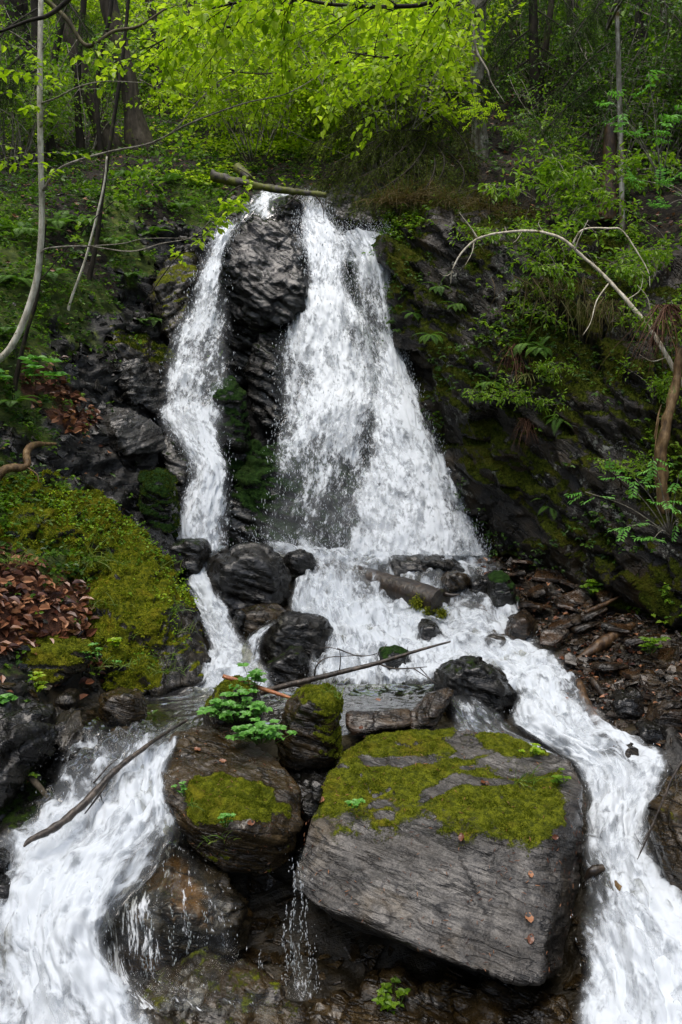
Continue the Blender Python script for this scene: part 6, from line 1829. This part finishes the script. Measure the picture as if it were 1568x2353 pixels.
chips('slate_gravel', 'brown wet slate chips heaped on the right bank', _W['g'] ** 2, 3600, .02, .06, M_SLATE)
chips('slate_debris', 'dark wet slate debris on the left slope', _W['r'] * (_gv[:, 0] < -1.2) + _W['l'] * .3 * (_gv[:, 1] > 8), 1700, .025, .07, M_WET)
chips('stream_gravel', 'dark brown stones of the stream bed', _W['b'], 1200, .03, .08, M_BROWN, cat='stones')

# larger slate plates on the right bank: each one a thing
SP = [(1200,1300,9.2,.16),(1260,1330,9.0,.18),(1310,1345,8.85,.15),(1180,1330,9.0,.14),(1240,1365,8.75,.16),(1300,1400,8.45,.15),(1370,1420,8.2,.17),(1420,1450,7.9,.16),(1300,1440,8.1,.15),(1480,1480,7.6,.18),(1350,1450,8.0,.14),(1270,1470,7.9,.14),
      (1400,1540,7.35,.17),(1460,1560,7.2,.16),(1520,1570,7.1,.18),(1480,1610,6.85,.16),(1540,1640,6.6,.2),(1440,1600,6.95,.14),(1330,1380,8.6,.16),(1390,1370,8.5,.15),(1230,1400,8.5,.13),(1540,1520,7.35,.16)]
base_pl = []
for i, (vx, vy, d, s) in enumerate(SP):
    if i < 4:
        rr = np.random.default_rng(50 + i)
        o5 = np.array([[-1, -.5], [-.2, -.75], [.8, -.5], [1.1, .1], [.5, .6], [-.6, .55]]) + rr.normal(size=(6, 2)) * .15
        pts = [np.array([a, b_, 0]) * s for a, b_ in o5] + [np.array([a * .93, b_ * .93, .22]) * s for a, b_ in o5]
        o = rock('slate_plate', 'brown wet slate plate lying loose on the right bank of the stream', [pts], M_SLATE, .012, bed=(0, 0, 1), ledge=.006, lf=40, lump=.015, lumpf=5, fine=.003, smooth=1, cat='slate plate', group='slate plates on the right bank')
        base_pl.append(o)
    else:
        o = base_pl[i % 4].copy(); COL.objects.link(o)
    o.location = P(vx, vy, d)
    o.rotation_euler = (random.uniform(-.1, .6), random.uniform(-.4, .4), random.uniform(0, 6.28))

# fallen leaves lying singly on the boulders
def dead_leaf(label, p, size, rz, nrm=(0, -.4, 1)):
    V = []
    for i in range(9):
        f = i / 8
        w_ = size * .33 * math.sin(math.pi * (.04 + .93 * f)) ** .8
        for j in (-1, -.5, 0, .5, 1):
            V.append([(f - .5) * size, w_ * j, .10 * size * abs(j) ** 1.3 + .12 * size * math.cos(f * 4) + .006 * math.sin(f * 30) * abs(j)])
    V = np.array(V)
    z_ = unit(np.array(nrm, float)); x_ = unit(np.cross([0, 1, .3], z_)); y_ = np.cross(z_, x_)
    x2 = x_ * math.cos(rz) + y_ * math.sin(rz); y2 = np.cross(z_, x2)
    W_ = np.asarray(p) + V[:, :1] * x2 + V[:, 1:2] * y2 + V[:, 2:] * z_
    o = mesh_np('fallen_leaf', W_, grid_faces(9, 5), M_LITTER, True, {'rnd': np.full(45, random.uniform(.25, .85))})
    tag(o, label, 'leaf')


def surf(label, vx, vy):
    """point of a rock's skin seen at a tracing position"""
    o, v, nr, mv, f = ROCKS[label]
    r = unit(P(vx, vy, 5) - CAM)
    w_ = v - CAM
    t = w_ @ r
    dist = np.linalg.norm(w_ - t[:, None] * r, axis=1)
    near = dist < .03
    if not near.any(): near = dist < dist.min() + .02
    k = np.where(near)[0][np.argmin(t[near])]
    return v[k] + nr[k] * .006, nr[k]


BIG = 'huge grey schist boulder with a moss covered top and a bare sloping front face'
RND = 'rounded brown boulder with a bright moss cap beside the left torrent'
for lab, rk, vx, vy, s, rz in [('reddish dead leaf on the moss near the top of the huge boulder', BIG, 1118, 1793, .075, .5), ('pinkish dead leaf on the bare face below the moss of the huge boulder', BIG, 1050, 1925, .06, 1.4),
                               ('dark red dead leaf at the right rim of the huge boulder', BIG, 1285, 1930, .05, .2), ('small dead leaf on the right part of the bare slab', BIG, 1225, 2000, .05, 1.5),
                               ('wet brown dead leaf near the right corner of the slab', BIG, 1222, 2100, .075, 1.6), ('dark wet leaf stuck at the lower right corner of the slab', BIG, 1228, 2150, .06, 1.2),
                               ('brown dead leaf lying in the moss cap of the rounded boulder', RND, 582, 1885, .055, .6), ('pale curled dead leaf at the back of the rounded boulder', RND, 455, 1715, .06, 2.4), ('thin dead leaf beside the herb on the rounded boulder', RND, 520, 1742, .05, .1)]:
    p, nn_ = surf(rk, vx, vy)
    dead_leaf(lab, p, s, rz, nn_)
for lab, q, s, rz in [('red dead leaf caught between the two mossy boulders', (738,1838,5.4), .07, 1.3), ('dark red leaf in the crack behind the huge boulder', (830,1672,6.1), .05, 1.2), ('yellow leaf lying in the shallow pool', (870,1608,6.45), .045, .1)]:
    dead_leaf(lab, P(*q), s, rz)

# ------------------------------------------------------------------ flying drops
_s, _c2 = [], None
_oct = np.array([[1, 0, 0], [-1, 0, 0], [0, 1, 0], [0, -1, 0], [0, 0, 1], [0, 0, -1]], float)
_of = np.array([[0, 2, 4], [2, 1, 4], [1, 3, 4], [3, 0, 4], [2, 0, 5], [1, 2, 5], [3, 1, 5], [0, 3, 5]])


def drops(name, label, p, rad_, stretch, dirs):
    n = len(p)
    d = unit(dirs); a = unit(np.cross(d, [.2, 1, .1])); b_ = np.cross(d, a)
    V = p[:, None, :] + rad_[:, None, None] * (_oct[None, :, 0:1] * a[:, None] + _oct[None, :, 1:2] * b_[:, None] + _oct[None, :, 2:3] * d[:, None] * stretch[:, None, None])
    F = _of[None] + (np.arange(n) * 6)[:, None, None]
    o = mesh_np(name, V.reshape(-1, 3), F.reshape(-1, 3), M_DROP, True, None, origin=np.zeros(3))
    tag(o, label, 'spray', kind='stuff')


def sheet_drops(idx, n, off=(0, .14), edge_bias=.2, jitter=.05, rmin=.003, rmax=.009):
    pts, nrm, fo, e1 = DROPSEEDS[idx]
    w_ = fo * (.25 + edge_bias * (1 - e1)) + .02
    ix = RNG.choice(len(pts), n, p=w_ / w_.sum())
    p = pts[ix] + nrm[ix] * RNG.uniform(off[0], off[1], (n, 1)) + RNG.normal(size=(n, 3)) * jitter
    return p, RNG.uniform(rmin, rmax, n) * RNG.choice([.6, 1, 1.3], n), RNG.uniform(2.0, 5.0, n), np.array([0, -.12, -1.]) + RNG.normal(size=(n, 3)) * .22


for nm, lab, ids in [('spray', 'white drops of spray thrown off the main fall', ((0, 5000), (1, 5000))), ('spray', 'white drops of spray off the narrow left fall', ((2, 1300),)),
                     ('spray', 'white drops leaping over the cascade and rapids', ((4, 300), (5, 1000), (7, 600), (10, 700), (11, 220), (12, 60)))]:
    P_, R_, S_, D_ = [], [], [], []
    for i, n in ids:
        far = i < 3
        p, r_, s_, d_ = sheet_drops(i, n, (0, .10) if far else (0, .06), .2, .03 if far else .02, .002 if far else .001, .0055 if far else .0027)
        P_.append(p); R_.append(r_); S_.append(s_); D_.append(d_)
    drops(nm, lab, np.concatenate(P_), np.concatenate(R_), np.concatenate(S_), np.concatenate(D_))
# thin strings of drops falling from the undersides of the front rocks
p_ = []
for vx, y0, y1, d, m in [(672,1960,2330,4.86,150),(690,1980,2320,4.84,110),(706,2060,2330,4.83,80),(655,2080,2300,4.85,60),(725,2150,2330,4.85,40),(330,2080,2260,4.62,110),(345,2090,2250,4.6,80),(432,2090,2260,4.72,60),(470,2080,2280,4.78,70),(508,2120,2290,4.85,60),(540,2160,2300,4.9,40),(600,2180,2300,4.95,30),(395,2085,2230,4.66,40)]:
    t0_ = np.sort(RNG.uniform(0, 1, m)) ** .85
    a_, b_ = P(vx, y0, d), P(vx, y0, d)
    b_ = b_ - np.array([0, 0, (y1 - y0) / FV * d * 1.12])
    q_ = a_ * (1 - t0_[:, None]) + b_ * t0_[:, None]
    q_[:, 0] += .012 * np.sin(t0_ * 9 + vx) + RNG.normal(size=m) * (.003 + .010 * t0_)
    q_[:, 1] += RNG.normal(size=m) * .01
    p_.append(q_)
p_ = np.concatenate(p_)
drops('spray', 'thin strings of drops trickling off the undersides of the front boulders', p_, RNG.uniform(.0012, .0034, len(p_)), RNG.uniform(2.5, 8, len(p_)), np.array([0, 0, -1.]) + RNG.normal(size=(len(p_), 3)) * .05)
# splash crown where the right strand leaves the lip, and at the foot
n = 900
t_ = RNG.uniform(0, 1, n)
p = P(790, 545, 11.4) * (1 - t_[:, None]) + P(890, 540, 11.2) * t_[:, None] + RNG.normal(size=(n, 3)) * .06 + np.abs(RNG.normal(size=(n, 1))) * np.array([0, -.03, .07])
q = P(560, 1255, 9.7) * (1 - t_[:, None]) + P(1120, 1265, 9.7) * t_[:, None] + RNG.normal(size=(n, 3)) * .08 + np.abs(RNG.normal(size=(n, 1))) * np.array([0, -.05, .08])
drops('spray', 'fine drops splashing up at the lip and at the foot of the falls', np.concatenate([p, q]), RNG.uniform(.002, .006, 2 * n), RNG.uniform(.9, 1.8, 2 * n), RNG.normal(size=(2 * n, 3)))
# ------------------------------------------------------------------ drifting spray at the foot of the falls: thin pools of mist
def mist_mat():
    t = NT('mist_air')
    v = t.n('VolumePrincipled', {'Color': (.95, .97, 1, 1), 'Density': .13, 'Anisotropy': .2})
    t.t.links.new(v.outputs[0], t.out.inputs['Volume'])
    return t.m


MM = mist_mat()
for lab, c0, r in [('thin white mist hanging at the foot of the main fall', P(780, 1200, 9.85), (1.0, .35, .42)), ('thin white mist at the foot of the narrow left fall', P(455, 985, 10.2), (.42, .25, .3))]:
    bm = bmesh.new()
    bmesh.ops.create_icosphere(bm, subdivisions=4, radius=1)
    for q in bm.verts: q.co = Vector((q.co.x * r[0], q.co.y * r[1], q.co.z * r[2]))
    me = bpy.data.meshes.new('mist'); bm.to_mesh(me); bm.free()
    me.materials.append(MM)
    o = bpy.data.objects.new('mist', me); COL.objects.link(o); o.location = c0
    tag(o, lab, 'mist', kind='stuff')
# ------------------------------------------------------------------ camera, light
cd = bpy.data.cameras.new('camera')
cam = bpy.data.objects.new('camera', cd)
COL.objects.link(cam)
cam.location = CAM
cam.rotation_euler = (rad(90) - PITCH, 0, 0)
cd.sensor_fit = 'VERTICAL'
cd.sensor_height = 36
cd.lens = 30
cd.clip_end = 500
scene.camera = cam

EL, AZ = rad(76), rad(215)          # soft overcast light from high above, a little behind the viewer and from the left
sd = bpy.data.lights.new('sun', 'SUN')
sd.energy = 1.25
sd.angle = rad(50)
sd.color = (1, .95, .86)
sun = bpy.data.objects.new('sun', sd)
COL.objects.link(sun)
dirv = Vector((math.cos(EL) * math.sin(AZ), math.cos(EL) * math.cos(AZ), math.sin(EL)))
sun.rotation_euler = dirv.to_track_quat('Z', 'Y').to_euler()
w = bpy.data.worlds.new('World')
scene.world = w
w.use_nodes = True
nt = w.node_tree
sky = nt.nodes.new('ShaderNodeTexSky')
sky.sky_type = 'NISHITA'
sky.sun_disc = False
sky.sun_elevation = EL
sky.sun_rotation = AZ
sky.dust_density = 4
sky.air_density = 1.0
hs = nt.nodes.new('ShaderNodeHueSaturation')      # overcast: the cloud layer greys the blue
hs.inputs['Saturation'].default_value = .75
nt.links.new(sky.outputs[0], hs.inputs['Color'])
nt.links.new(hs.outputs[0], nt.nodes['Background'].inputs[0])
nt.nodes['Background'].inputs[1].default_value = .15
scene.view_settings.view_transform = 'Standard'
scene.view_settings.look = 'None'
scene.view_settings.exposure = 1.0
scene.view_settings.gamma = 1
c = scene.cycles
c.max_bounces = 6
c.diffuse_bounces = 3
c.glossy_bounces = 2
c.transmission_bounces = 3
c.transparent_max_bounces = 10
c.use_denoising = True
c.caustics_reflective = False
c.caustics_refractive = False
